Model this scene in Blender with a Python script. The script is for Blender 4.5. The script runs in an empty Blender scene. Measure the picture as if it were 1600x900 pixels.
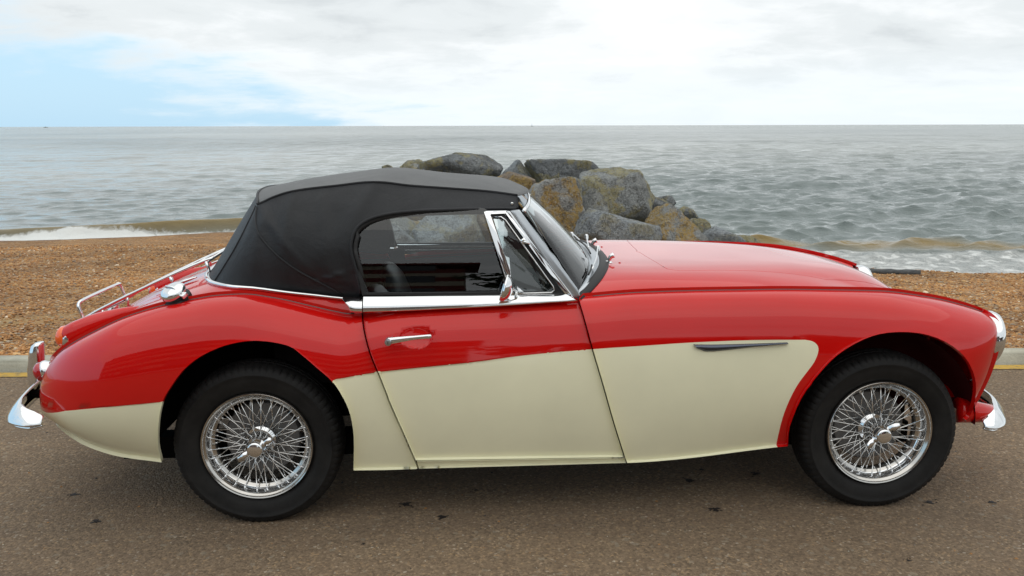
import bpy, bmesh, math, random
import numpy as np
from mathutils import Vector, Matrix, Euler
from mathutils.geometry import delaunay_2d_cdt
from math import radians, sin, cos, pi, sqrt, atan2
random.seed(7); rng = np.random.default_rng(7)
scene = bpy.context.scene
col = scene.collection

# ------------------------------------------------------------------ camera
FOC = 1300.0                                    # focal length in pixels of the 1600 px wide photograph
CAMP = np.array([.7887, -3.6207, 1.452]); PSI = .0507
TH = math.atan(254/FOC); RHO = math.atan(-4/1600)
FW = np.array([sin(PSI)*cos(TH), cos(PSI)*cos(TH), -sin(TH)])
RT = np.array([cos(PSI), -sin(PSI), 0.0]); UP = np.cross(RT, FW)
cam_d = bpy.data.cameras.new('camera'); cam = bpy.data.objects.new('camera', cam_d); col.objects.link(cam)
cam_d.sensor_width = 36; cam_d.lens = 36*FOC/1600; cam_d.clip_start = .05; cam_d.clip_end = 30000
R = Matrix((RT, UP, -FW)).transposed() @ Matrix.Rotation(RHO, 3, 'Z')
cam.matrix_world = Matrix.Translation(CAMP) @ R.to_4x4()
scene.camera = cam
def ray(u, v):
    a, b = u-800, v-450; c, s = cos(RHO), sin(RHO)
    return FW*FOC + RT*(c*a+s*b) - UP*(-s*a+c*b)
def aty(u, v, Y): d = ray(u, v); return CAMP + d*((Y-CAMP[1])/d[1])
def atz(u, v, Z): d = ray(u, v); return CAMP + d*((Z-CAMP[2])/d[2])
def proj(P):
    d = np.asarray(P, float)-CAMP; a, b, c = d@RT, d@UP, d@FW
    x = FOC*a/c; y = -FOC*b/c; cr, sr = cos(RHO), sin(RHO)
    return np.stack([800+cr*x-sr*y, 450+sr*x+cr*y], -1)

# ------------------------------------------------------------------ world and sun
SUN_EL, SUN_AZ = radians(84), radians(150)        # azimuth from +y towards +x
world = bpy.data.worlds.new('World'); scene.world = world; world.use_nodes = True
wn = world.node_tree; wn.nodes.clear()
class NT:
    def __init__(s, t): s.t = t
    def n(s, typ, **kw):
        nd = s.t.nodes.new(typ)
        for k, v in kw.items():
            if k.startswith('i_'):
                key = k[2:]; key = int(key) if key.isdigit() else key.replace('_', ' ')
                nd.inputs[key].default_value = v
            else: setattr(nd, k, v)
        return nd
    def l(s, a, b): s.t.links.new(a, b)
    def math(s, op, a, b=None, c=None, clamp=False):
        nd = s.t.nodes.new('ShaderNodeMath'); nd.operation = op; nd.use_clamp = clamp
        for i, x in enumerate((a, b, c)):
            if x is None: continue
            if isinstance(x, (int, float)): nd.inputs[i].default_value = x
            else: s.l(x, nd.inputs[i])
        return nd.outputs[0]
    def ramp(s, fac, stops, interp='LINEAR'):
        nd = s.t.nodes.new('ShaderNodeValToRGB'); cr = nd.color_ramp; cr.interpolation = interp
        while len(cr.elements) < len(stops): cr.elements.new(.5)
        for e, (p, c) in zip(cr.elements, stops):
            e.position = p; e.color = c if len(c) == 4 else (*c, 1)
        s.l(fac, nd.inputs[0]); return nd.outputs[0]
    def mix(s, fac, a, b, blend='MIX'):
        nd = s.t.nodes.new('ShaderNodeMix'); nd.data_type = 'RGBA'; nd.blend_type = blend
        for i, x in ((0, fac), (6, a), (7, b)):
            if isinstance(x, (int, float)): nd.inputs[i].default_value = x
            elif isinstance(x, (tuple, list)): nd.inputs[i].default_value = x if len(x) == 4 else (*x, 1)
            else: s.l(x, nd.inputs[i])
        return nd.outputs[2]
    def noise(s, vec, scale, detail=4, rough=.55, dist=0, out=0):
        nd = s.t.nodes.new('ShaderNodeTexNoise'); nd.inputs['Scale'].default_value = scale
        nd.inputs['Detail'].default_value = detail; nd.inputs['Roughness'].default_value = rough
        nd.inputs['Distortion'].default_value = dist
        if vec is not None: s.l(vec, nd.inputs['Vector'])
        return nd.outputs[out]
    def mapping(s, vec, scale=(1,1,1), loc=(0,0,0), rot=(0,0,0)):
        nd = s.t.nodes.new('ShaderNodeMapping'); nd.inputs['Scale'].default_value = scale
        nd.inputs['Location'].default_value = loc; nd.inputs['Rotation'].default_value = rot
        s.l(vec, nd.inputs['Vector']); return nd.outputs[0]
W = NT(wn)
def build_world():
    tc = W.n('ShaderNodeTexCoord'); sep = W.n('ShaderNodeSeparateXYZ'); W.l(tc.outputs['Generated'], sep.inputs[0])
    sky = W.n('ShaderNodeTexSky', sky_type='NISHITA', sun_disc=False, sun_elevation=SUN_EL, sun_rotation=SUN_AZ,
              altitude=5, air_density=1.0, dust_density=1.5, ozone_density=1.0)
    skc = W.mix(1.0, sky.outputs[0], (.125, .125, .125), 'MULTIPLY')
    # clouds on a flat layer: direction divided by height, squeezed towards the horizon
    zz = W.math('MAXIMUM', sep.outputs[2], 0.0)
    den = W.math('ADD', zz, .20)
    cx = W.math('DIVIDE', sep.outputs[0], den); cy = W.math('DIVIDE', sep.outputs[1], den)
    cv = W.n('ShaderNodeCombineXYZ'); W.l(cx, cv.inputs[0]); W.l(cy, cv.inputs[1])
    n1 = W.noise(W.mapping(cv.outputs[0], (.95, .85, 1), (-2.81, .99, 1.71)), 1.0, 6, .55, .25)
    n2 = W.noise(W.mapping(cv.outputs[0], (2.2, 2.6, 1), (10.54, -11.65, 6.51)), 1.0, 7, .6, .3)
    big = W.noise(W.mapping(cv.outputs[0], (.16, .10, 1), (-4.84, 6.96, 7.02)), 1.0, 2, .5)
    # the cover is thinner towards -x (left of the photograph), as the blue there shows
    tilt = W.math('MULTIPLY', W.math('ADD', sep.outputs[0], -.02), .80)
    cov = W.math('ADD', W.math('ADD', W.math('MULTIPLY', n1, .75), W.math('MULTIPLY', n2, .35)), tilt)
    cov = W.math('ADD', cov, W.math('MULTIPLY', W.math('MINIMUM', zz, .3), 2.0))
    cover = W.ramp(cov, [(.30, (0,0,0)), (.52, (1,1,1))], 'EASE')
    # grey undersides of the thick cloud higher up
    th_ = W.math('ADD', W.math('MULTIPLY', n1, .6), W.math('MULTIPLY', n2, .45))
    th_ = W.math('ADD', th_, W.math('MULTIPLY', big, .25))
    th_ = W.math('ADD', th_, W.math('MULTIPLY', W.math('MINIMUM', zz, .16), 1.1))
    ccol = W.ramp(th_, [(.60, (.93, .95, .955)), (.71, (.84, .87, .885)), (.83, (.72, .76, .775)), (.96, (.60, .64, .66))], 'EASE')
    hz = W.ramp(zz, [(0.0, (1,1,1)), (.10, (0,0,0))], 'EASE')
    ccol = W.mix(W.math('MULTIPLY', hz, .75), ccol, (.76, .84, .88))
    blue = W.mix(.85, skc, (.50, .74, .92))
    c = W.mix(cover, blue, ccol)
    # below the horizon: dull ground tone (never seen)
    below = W.math('LESS_THAN', sep.outputs[2], -.02)
    c = W.mix(below, c, (.12, .11, .10))
    bg = W.n('ShaderNodeBackground'); W.l(c, bg.inputs[0]); bg.inputs[1].default_value = 1.0
    out = W.n('ShaderNodeOutputWorld'); W.l(bg.outputs[0], out.inputs[0])
build_world()
sd = bpy.data.lights.new('sun', 'SUN'); sd.energy = .8; sd.angle = radians(100); sd.color = (1, .93, .82)
sun = bpy.data.objects.new('sun', sd); col.objects.link(sun)
sdir = Vector((sin(SUN_AZ)*cos(SUN_EL), cos(SUN_AZ)*cos(SUN_EL), sin(SUN_EL)))
sun.rotation_euler = sdir.to_track_quat('Z', 'Y').to_euler()
vs = scene.view_settings; vs.view_transform = 'Standard'; vs.look = 'None'; vs.exposure = 0.22; vs.gamma = 1.0; vs.use_curve_mapping = False

# ------------------------------------------------------------------ materials
def mat(name, base=(.5,.5,.5), rough=.5, metal=0.0, spec=.5, coat=0.0, coat_rough=.03, trans=0.0, ior=1.45, emit=None, alpha=1.0, fn=None):
    m = bpy.data.materials.new(name); m.use_nodes = True; t = NT(m.node_tree); b = m.node_tree.nodes['Principled BSDF']
    b.inputs['Base Color'].default_value = (*base, 1); b.inputs['Roughness'].default_value = rough
    b.inputs['Metallic'].default_value = metal; b.inputs['Specular IOR Level'].default_value = spec
    b.inputs['Coat Weight'].default_value = coat; b.inputs['Coat Roughness'].default_value = coat_rough
    b.inputs['Transmission Weight'].default_value = trans; b.inputs['IOR'].default_value = ior; b.inputs['Alpha'].default_value = alpha
    if fn: fn(t, b, m)
    return m
def bump(t, b, h, strength=.3, dist=.01):
    bp = t.n('ShaderNodeBump'); bp.inputs['Strength'].default_value = strength; bp.inputs['Distance'].default_value = dist
    t.l(h, bp.inputs['Height']); t.l(bp.outputs[0], b.inputs['Normal']); return bp
def objco(t): return t.n('ShaderNodeTexCoord').outputs['Object']
def wpos(t): return t.n('ShaderNodeNewGeometry').outputs['Position']
M = {}
def paint(t, b, m, c):
    v = wpos(t)
    n = t.noise(v, 3.0, 4, .6); d = t.noise(v, 260.0, 2, .5)
    cc = t.mix(t.ramp(n, [(.3, (0,0,0)), (.7, (1,1,1))]), tuple(x*.95 for x in c), tuple(min(1, x*1.04) for x in c))
    t.l(cc, b.inputs['Base Color'])
    r = t.math('MULTIPLY_ADD', t.noise(v, 9.0, 5, .65), .05, .02)
    t.l(r, b.inputs['Coat Roughness'])
    bump(t, b, t.noise(v, 1.6, 2, .5), .12, .02); b.inputs['Coat IOR'].default_value = 1.5
M['red'] = mat('red_paint', (.50,.003,.004), .30, 0, .08, 1.0, fn=lambda t,b,m: paint(t,b,m,(.60,.004,.0025)))
M['cream'] = mat('cream_paint', (.70,.67,.47), .42, 0, .35, .35, fn=lambda t,b,m: paint(t,b,m,(.86,.83,.60)))
def chrome(t, b, m):
    v = objco(t); t.l(t.math('MULTIPLY_ADD', t.noise(v, 30, 4, .6), .08, .02), b.inputs['Roughness'])
M['chrome'] = mat('chrome', (.82,.83,.84), .05, 1.0, fn=chrome)
M['alu'] = mat('brushed_aluminium', (.52,.55,.58), .33, 1.0)
M['rimsteel'] = mat('dull_chrome', (.55,.53,.50), .16, 1.0, fn=None)
def rubber(t, b, m):
    v = wpos(t); n = t.noise(v, 14, 5, .65)
    t.l(t.ramp(n, [(.3, (.008,.008,.0085)), (.75, (.021,.020,.019))]), b.inputs['Base Color'])
    t.l(t.math('MULTIPLY_ADD', n, .25, .52), b.inputs['Roughness'])
    b.inputs['Specular IOR Level'].default_value = .3
    bump(t, b, t.noise(v, 220, 3, .6), .15, .002)
M['tyre'] = mat('tyre_rubber', (.012,.012,.012), .6, fn=rubber)
M['rubber'] = mat('black_rubber', (.015,.015,.016), .55)
M['dark'] = mat('black_void', (.006,.006,.006), .9, spec=.1)
M['darkred'] = mat('dull_red_housing', (.07,.006,.008), .7, spec=.2)  # deeper red than the body panels, for the front wheel housings
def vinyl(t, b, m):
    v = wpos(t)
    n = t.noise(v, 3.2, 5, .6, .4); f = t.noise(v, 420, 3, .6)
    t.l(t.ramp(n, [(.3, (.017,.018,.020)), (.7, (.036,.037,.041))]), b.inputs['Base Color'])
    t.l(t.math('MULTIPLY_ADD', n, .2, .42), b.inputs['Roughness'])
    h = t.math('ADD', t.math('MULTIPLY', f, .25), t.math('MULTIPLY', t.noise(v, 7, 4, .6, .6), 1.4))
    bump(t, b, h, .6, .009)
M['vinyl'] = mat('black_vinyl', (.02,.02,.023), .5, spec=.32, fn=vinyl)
def vinyl_top(t, b, m):  # same vinyl on the roof, light from above put into its paler colour
    v = wpos(t)
    n = t.noise(v, 5, 6, .7, .6); f = t.noise(v, 380, 3, .6)
    t.l(t.ramp(n, [(.25, (.065,.066,.068)), (.5, (.090,.091,.092)), (.75, (.125,.125,.124))]), b.inputs['Base Color'])
    bump(t, b, t.math('ADD', t.math('MULTIPLY', f, .4), t.noise(v, 6, 4, .6)), .35, .005)
M['vinyl_top'] = mat('toplit_black_vinyl', (.08,.08,.08), .55, spec=.5, fn=vinyl_top)
def glassm(name, tint, fac_tr, rough=0.0, boost=1.0):
    m = bpy.data.materials.new(name); m.use_nodes = True; t = NT(m.node_tree); m.node_tree.nodes.clear()
    fr = t.n('ShaderNodeFresnel'); fr.inputs[0].default_value = 1.5
    tr = t.n('ShaderNodeBsdfTransparent'); tr.inputs[0].default_value = (*tint, 1)
    gl = t.n('ShaderNodeBsdfGlossy'); gl.inputs['Roughness'].default_value = rough; gl.inputs[0].default_value = (1,1,1,1)
    mx = t.n('ShaderNodeMixShader'); f2 = t.math('MULTIPLY', fr.outputs[0], boost, clamp=True)
    t.l(f2, mx.inputs[0]); t.l(tr.outputs[0], mx.inputs[1]); t.l(gl.outputs[0], mx.inputs[2])
    o = t.n('ShaderNodeOutputMaterial'); t.l(mx.outputs[0], o.inputs[0]); return m
M['glass'] = glassm('window_glass', (.86,.90,.90), .9, 0.0, 1.6)
M['screen'] = glassm('windscreen_glass', (.80,.88,.86), .9, 0.0, 1.2)
M['orange'] = mat('amber_lens', (.95,.13,.01), .12, coat=.8, spec=.6)
M['redlens'] = mat('red_lens', (.45,.004,.01), .1, coat=1, spec=.6)
M['lampglass'] = mat('clear_lamp_glass', (.75,.78,.80), .06, .3, coat=1)
M['leather'] = mat('dark_leather', (.012,.012,.013), .45)
M['interior'] = mat('dark_carpet', (.010,.009,.009), .95, spec=.1)
M['drum'] = mat('brake_drum_grey', (.20,.20,.20), .55, .4)
M['chrome_dark_refl'] = mat('chrome_dark_reflection', (.10,.11,.14), .14, .9)  # plain chrome; the dark surroundings it mirrors are put into the base colour
M['greenish'] = mat('lime_spinner_reflection', (.35,.55,.10), .3)

# ------------------------------------------------------------------ object helpers
def link(o, parent=None, label=None, cat=None, group=None, kind=None):
    col.objects.link(o)
    if parent is not None: o.parent = parent
    if label: o['label'] = label
    if cat: o['category'] = cat
    if group: o['group'] = group
    if kind: o['kind'] = kind
    return o
def mesh_obj(name, verts, faces, mats, parent=None, smooth=True, mi=None, normals=None, **kw):
    me = bpy.data.meshes.new(name); me.from_pydata([tuple(map(float, v)) for v in verts], [], [tuple(int(i) for i in f) for f in faces])
    for m in (mats if isinstance(mats, (list, tuple)) else [mats]): me.materials.append(m)
    if mi is not None: me.polygons.foreach_set('material_index', np.asarray(mi, np.int32))
    me.polygons.foreach_set('use_smooth', np.full(len(me.polygons), bool(smooth)))
    me.update()
    if normals is not None: me.normals_split_custom_set_from_vertices([tuple(map(float, n)) for n in normals])
    return link(bpy.data.objects.new(name, me), parent, **kw)
def bm_obj(name, bm, mats, parent=None, smooth=True, autos=None, **kw):
    me = bpy.data.meshes.new(name)
    if autos:
        for e in bm.edges:
            if len(e.link_faces) == 2 and e.calc_face_angle(0) > radians(autos): e.smooth = False
    for f in bm.faces: f.smooth = smooth
    bm.to_mesh(me); bm.free()
    for m in (mats if isinstance(mats, (list, tuple)) else [mats]): me.materials.append(m)
    return link(bpy.data.objects.new(name, me), parent, **kw)
def pchip(xs, ys):
    xs = np.array(xs, float); ys = np.array(ys, float); h = np.diff(xs); d = np.diff(ys)/h; n = len(xs); m = np.zeros(n)
    for i in range(1, n-1):
        if d[i-1]*d[i] > 0:
            w1 = 2*h[i]+h[i-1]; w2 = h[i]+2*h[i-1]; m[i] = (w1+w2)/(w1/d[i-1]+w2/d[i])
    m[0] = d[0]; m[-1] = d[-1]
    def f(x):
        x = np.asarray(x, float); k = np.clip(np.searchsorted(xs, x)-1, 0, n-2); t = (x-xs[k])/h[k]
        ti = np.clip(t, 0, 1)
        r = (2*ti**3-3*ti**2+1)*ys[k]+(ti**3-2*ti**2+ti)*h[k]*m[k]+(-2*ti**3+3*ti**2)*ys[k+1]+(ti**3-ti**2)*h[k]*m[k+1]
        return r+np.where(t < 0, t*h[k]*m[k], 0)+np.where(t > 1, (t-1)*h[k]*m[k+1], 0)
    return f
def catmull(pts, n=8, closed=False):
    P = [np.array(p, float) for p in pts]; N = len(P); out = []
    rngk = range(N if closed else N-1)
    for i in rngk:
        p0 = P[(i-1) % N] if closed or i > 0 else 2*P[0]-P[1]
        p1 = P[i]; p2 = P[(i+1) % N]
        p3 = P[(i+2) % N] if closed or i+2 < N else 2*P[-1]-P[-2]
        for k in range(n):
            t = k/n
            out.append(.5*((2*p1)+(-p0+p2)*t+(2*p0-5*p1+4*p2-p3)*t*t+(-p0+3*p1-3*p2+p3)*t**3))
    if not closed: out.append(P[-1])
    return np.array(out)
def tube(name, pts, r, mats, parent=None, seg=8, closed=False, radii=None, flat=None, caps=True, **kw):
    """round bar along pts; flat=(axis vector, factor) squashes the section"""
    P = [Vector(p) for p in pts]; n = len(P); V = []; F = []
    up = Vector((0, 0, 1)); prev = None
    for i, p in enumerate(P):
        if closed: tg = (P[(i+1) % n]-P[i-1]).normalized()
        else: tg = (P[min(i+1, n-1)]-P[max(i-1, 0)]).normalized()
        if prev is None:
            a = tg.orthogonal().normalized() if abs(tg.dot(up)) > .98 else tg.cross(up).normalized()
        else: a = (prev-tg*prev.dot(tg)).normalized()
        prev = a; b = tg.cross(a)
        rr = radii[i] if radii is not None else r
        for k in range(seg):
            an = 2*pi*k/seg; o = a*cos(an)*rr+b*sin(an)*rr
            if flat: ax = Vector(flat[0]).normalized(); o = o-ax*o.dot(ax)*(1-flat[1])
            V.append(p+o)
    for i in range(n if closed else n-1):
        j = (i+1) % n
        for k in range(seg):
            k2 = (k+1) % seg; F.append((i*seg+k, i*seg+k2, j*seg+k2, j*seg+k))
    if not closed and caps: F.append(tuple(range(seg-1, -1, -1))); F.append(tuple((n-1)*seg+k for k in range(seg)))
    if name is None: return V, F
    return mesh_obj(name, V, F, mats, parent, True, **kw)
def sweep(name, path, section, mats, parent=None, up=(0,0,1), closed_sec=True, smooth=True, scale=None, caps=True, **kw):
    """section: list of (side, up) offsets; side = to the right of travel in the horizontal plane"""
    P = [Vector(p) for p in path]; n = len(P); V = []; F = []; upv = Vector(up); m = len(section)
    for i, p in enumerate(P):
        tg = (P[min(i+1, n-1)]-P[max(i-1, 0)]).normalized(); a = tg.cross(upv).normalized(); b = a.cross(tg).normalized()
        sc = scale[i] if scale is not None else 1
        for (s, w) in section: V.append(p+a*s*sc+b*w*sc)
    for i in range(n-1):
        for k in range(m if closed_sec else m-1):
            k2 = (k+1) % m; F.append((i*m+k, (i+1)*m+k, (i+1)*m+k2, i*m+k2))
    if closed_sec and caps: F.append(tuple(range(m))); F.append(tuple((n-1)*m+k for k in reversed(range(m))))
    return mesh_obj(name, V, F, mats, parent, smooth, **kw)
def lathe(name, prof, mats, parent=None, seg=64, axis='y', loc=(0,0,0), mi=None, smooth=True, rot=None, sharp=None, **kw):
    """prof: (radius, axial) pairs, revolved about the axis"""
    V = []; F = []; MI = []; m = len(prof)
    for i in range(seg):
        a = 2*pi*i/seg
        for r, h in prof:
            V.append((r*cos(a), h, r*sin(a)) if axis == 'y' else ((h, r*cos(a), r*sin(a)) if axis == 'x' else (r*cos(a), r*sin(a), h)))
    for i in range(seg):
        j = (i+1) % seg
        for k in range(m-1):
            F.append((i*m+k, i*m+k+1, j*m+k+1, j*m+k)); MI.append(mi[k] if mi else 0)
    o = mesh_obj(name, V, F, mats, parent, smooth, mi=MI, **kw)
    bm = bmesh.new(); bm.from_mesh(o.data); bmesh.ops.remove_doubles(bm, verts=bm.verts, dist=1e-6)
    bmesh.ops.recalc_face_normals(bm, faces=bm.faces)
    for e in bm.edges:
        if len(e.link_faces) == 2 and e.calc_face_angle(0) > radians(sharp or 40): e.smooth = False
    bm.to_mesh(o.data); bm.free()
    o.location = loc
    if rot: o.rotation_euler = rot
    return o
def inside(pts, poly):
    pts = np.asarray(pts); poly = np.asarray(poly); x, y = pts[:, 0], pts[:, 1]; c = np.zeros(len(pts), bool)
    j = len(poly)-1
    for i in range(len(poly)):
        xi, yi = poly[i]; xj, yj = poly[j]
        cond = (yi > y) != (yj > y)
        with np.errstate(divide='ignore', invalid='ignore'):
            c ^= cond & (x < (xj-xi)*(y-yi)/((yj-yi) if yj != yi else 1e-12)+xi)
        j = i
    return c
def resample(poly, h, closed=True):
    P = [np.array(p, float) for p in poly]; out = []; n = len(P)
    for i in range(n if closed else n-1):
        a, b = P[i], P[(i+1) % n]; k = max(1, int(math.ceil(np.linalg.norm(b-a)/h)))
        for q in range(k): out.append(a+(b-a)*q/k)
    if not closed: out.append(P[-1])
    return out
def segdist(pts, poly, closed=True):
    pts = np.asarray(pts); d = np.full(len(pts), 1e9); P = np.asarray(poly); n = len(P)
    for i in range(n if closed else n-1):
        a, b = P[i], P[(i+1) % n]; ab = b-a; L = max(ab@ab, 1e-14)
        t = np.clip(((pts-a)@ab)/L, 0, 1); q = a+t[:, None]*ab; d = np.minimum(d, np.hypot(*(pts-q).T))
    return d
def panel(name, S, outline, mats, parent=None, grid=.02, edge=.012, lines=(), holes=(), mfun=None, thick=.012, out=1, flange_mat=None, extra=None, **kw):
    """a sheet cut out of the surface S(p, q): outline, inner lines and holes are polygons in (p, q); edges are turned in by thick"""
    ol = resample(outline, edge); hs = [resample(h, edge) for h in holes]; ls = [resample(l, edge, False) for l in lines]
    A = np.array(ol); lo, hi = A.min(0), A.max(0)
    gx = np.arange(lo[0]+grid*.5, hi[0], grid); gy = np.arange(lo[1]+grid*.5, hi[1], grid)
    G = np.array([(x, y) for x in gx for y in gy]) if len(gx)*len(gy) else np.zeros((0, 2))
    if extra is not None: G = np.vstack([G, np.array(extra)]) if len(G) else np.array(extra)
    if len(G):
        k = inside(G, A) & (segdist(G, A) > grid*.35)
        for h in hs: k &= ~inside(G, np.array(h)) & (segdist(G, h) > grid*.35)
        for l in ls: k &= segdist(G, l, False) > .003
        G = G[k]
    V = list(ol); E = [(i, (i+1) % len(ol)) for i in range(len(ol))]
    for h in hs: b = len(V); V += h; E += [(b+i, b+(i+1) % len(h)) for i in range(len(h))]
    for l in ls: b = len(V); V += l; E += [(b+i, b+i+1) for i in range(len(l)-1)]
    V += list(G)
    rv, re, rf, _, _, _ = delaunay_2d_cdt([Vector((float(a), float(b))) for a, b in V], E, [], 0, 1e-6)
    rv = np.array([tuple(v) for v in rv]); F = np.array([list(f) for f in rf]); cen = rv[F].mean(1)
    k = inside(cen, A)
    for h in hs: k &= ~inside(cen, np.array(h))
    F = F[k]; cen = cen[k]
    P = S(rv[:, 0], rv[:, 1]); e = 5e-4
    du = S(rv[:, 0]+e, rv[:, 1])-S(rv[:, 0]-e, rv[:, 1]); dv = S(rv[:, 0], rv[:, 1]+e)-S(rv[:, 0], rv[:, 1]-e)
    N = np.cross(du, dv)*out; N /= np.maximum(np.linalg.norm(N, axis=1), 1e-12)[:, None]
    # face winding follows N
    fn = np.cross(P[F[:, 1]]-P[F[:, 0]], P[F[:, 2]]-P[F[:, 0]]); flip = (fn*N[F].mean(1)).sum(1) < 0
    F[flip] = F[flip][:, ::-1]
    mi = np.zeros(len(F), int) if mfun is None else np.array(mfun(cen), int)
    # boundary
    from collections import defaultdict
    cnt = defaultdict(list)
    for fi, f in enumerate(F):
        for a, b in ((f[0], f[1]), (f[1], f[2]), (f[2], f[0])): cnt[(min(a, b), max(a, b))].append((a, b, fi))
    bd = [v[0] for v in cnt.values() if len(v) == 1]
    VV = list(P); NN = list(N); FF = [list(f) for f in F]; MI = list(mi)
    if thick:
        en = defaultdict(lambda: np.zeros(3))
        for a, b, fi in bd:
            t = P[b]-P[a]; o = np.cross(t, N[a]); o /= max(np.linalg.norm(o), 1e-9); en[a] += o; en[b] += o
        idx = {}
        for a in en:
            o = en[a]/max(np.linalg.norm(en[a]), 1e-9)
            idx[a] = len(VV); VV += [P[a], P[a]-N[a]*.0015+o*.0012, P[a]-N[a]*thick]; NN += [(N[a]+o*.6)/np.linalg.norm(N[a]+o*.6), o, o]
        for a, b, fi in bd:
            i, j = idx[a], idx[b]
            for q in (0, 1): FF.append([i+q, i+q+1, j+q+1, j+q]); MI.append(mi[fi] if flange_mat is None else flange_mat)
    used = sorted({v for f in FF for v in f}); rm = {v: i for i, v in enumerate(used)}
    o = mesh_obj(name, [VV[v] for v in used], [[rm[v] for v in f] for f in FF], mats, parent, True, mi=MI, normals=[NN[v] for v in used], **kw)
    return o
def mirror(o, parent=None):
    """far-side twin of a part: same shape with y negated"""
    me = o.data; n = len(me.vertices); co = np.empty(n*3); me.vertices.foreach_get('co', co); co = co.reshape(-1, 3)
    mw = np.array(o.matrix_basis); co = co@mw[:3, :3].T+mw[:3, 3]; co[:, 1] *= -1
    fs = [list(reversed(p.vertices)) for p in me.polygons]; mi = [p.material_index for p in me.polygons]
    nr = None
    if me.has_custom_normals:
        nr = np.zeros((n, 3)); cn = me.corner_normals
        for l in me.loops: nr[l.vertex_index] = cn[l.index].vector
        nr[:, 1] *= -1
    t = mesh_obj(o.name.split('.')[0], co, fs, list(me.materials), parent or o.parent, len(me.polygons) == 0 or me.polygons[0].use_smooth, mi=mi, normals=nr)
    if nr is None:
        bm = bmesh.new(); bm.from_mesh(t.data)
        for e in bm.edges:
            if len(e.link_faces) == 2 and e.calc_face_angle(0) > radians(45): e.smooth = False
        bm.to_mesh(t.data); bm.free()
    return t
M["red_bead"] = mat("wing_bead_grey", (.16,.10,.10), .25, .5)
A3 = lambda f: (lambda x: f(np.asarray(x, float)))
# ================================================================== the place
SEA = -1.40
KA, KB = np.array([-1.984, 1.372]), np.array([4.121, 1.173])      # kerb face line on the road
KD = (KB-KA)/np.linalg.norm(KB-KA); KN = np.array([-KD[1], KD[0]])
def kpt(a, off): p = KA+KD*a+KN*off; return p
def kdist(x, y): return (x-KA[0])*KN[0]+(y-KA[1])*KN[1]
ys_pts = [atz(u, v, SEA) for u, v in [(0,380),(200,373),(370,365)]]+[atz(u, v, SEA) for u, v in [(1378,427),(1480,430),(1600,431)]]
shore = A3_ = (lambda f: (lambda x: f(np.asarray(x, float))))(pchip([-60,-25]+[p[0] for p in ys_pts]+[14,30,70], [13.5,15.5]+[p[1] for p in ys_pts]+[10.8,9.5,9.0]))
def vnoise(x, y, seed=0, octaves=4):
    """cheap value noise on numpy arrays"""
    r = np.zeros_like(x); amp = 1.0; tot = 0
    for o in range(octaves):
        xi = np.floor(x).astype(int); yi = np.floor(y).astype(int); fx = x-xi; fy = y-yi; fx = fx*fx*(3-2*fx); fy = fy*fy*(3-2*fy)
        def h(i, j):
            n = (i*374761393+j*668265263+(seed+o)*974711) & 0x7fffffff; n = (n ^ (n >> 13))*1274126177 & 0x7fffffff; return ((n ^ (n >> 16)) & 0xffff)/65535.0
        v = (h(xi, yi)*(1-fx)+h(xi+1, yi)*fx)*(1-fy)+(h(xi, yi+1)*(1-fx)+h(xi+1, yi+1)*fx)*fy
        r += v*amp; tot += amp; amp *= .5; x = x*2.03+17.1; y = y*2.03+5.7
    return r/tot-.5
def grid_mesh(name, X, Y, Z, m, attrs=None, **kw):
    n, k = X.shape; V = np.stack([X, Y, Z], -1).reshape(-1, 3).astype(np.float32)
    i = np.arange(n*k).reshape(n, k); Q = np.stack([i[:-1, :-1], i[:-1, 1:], i[1:, 1:], i[1:, :-1]], -1).reshape(-1, 4).astype(np.int32)
    me = bpy.data.meshes.new(name); me.vertices.add(len(V)); me.vertices.foreach_set('co', V.ravel())
    me.loops.add(len(Q)*4); me.loops.foreach_set('vertex_index', Q.ravel()); me.polygons.add(len(Q)); me.polygons.foreach_set('loop_start', np.arange(0, len(Q)*4, 4, dtype=np.int32))
    me.polygons.foreach_set('use_smooth', np.ones(len(Q), bool)); me.materials.append(m); me.update(calc_edges=True); me.validate()
    for a, val_ in (attrs or {}).items():
        at = me.attributes.new(a, 'FLOAT', 'POINT'); at.data.foreach_set('value', np.ascontiguousarray(val_, np.float32).ravel())
    return link(bpy.data.objects.new(name, me), None, **kw)
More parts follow.
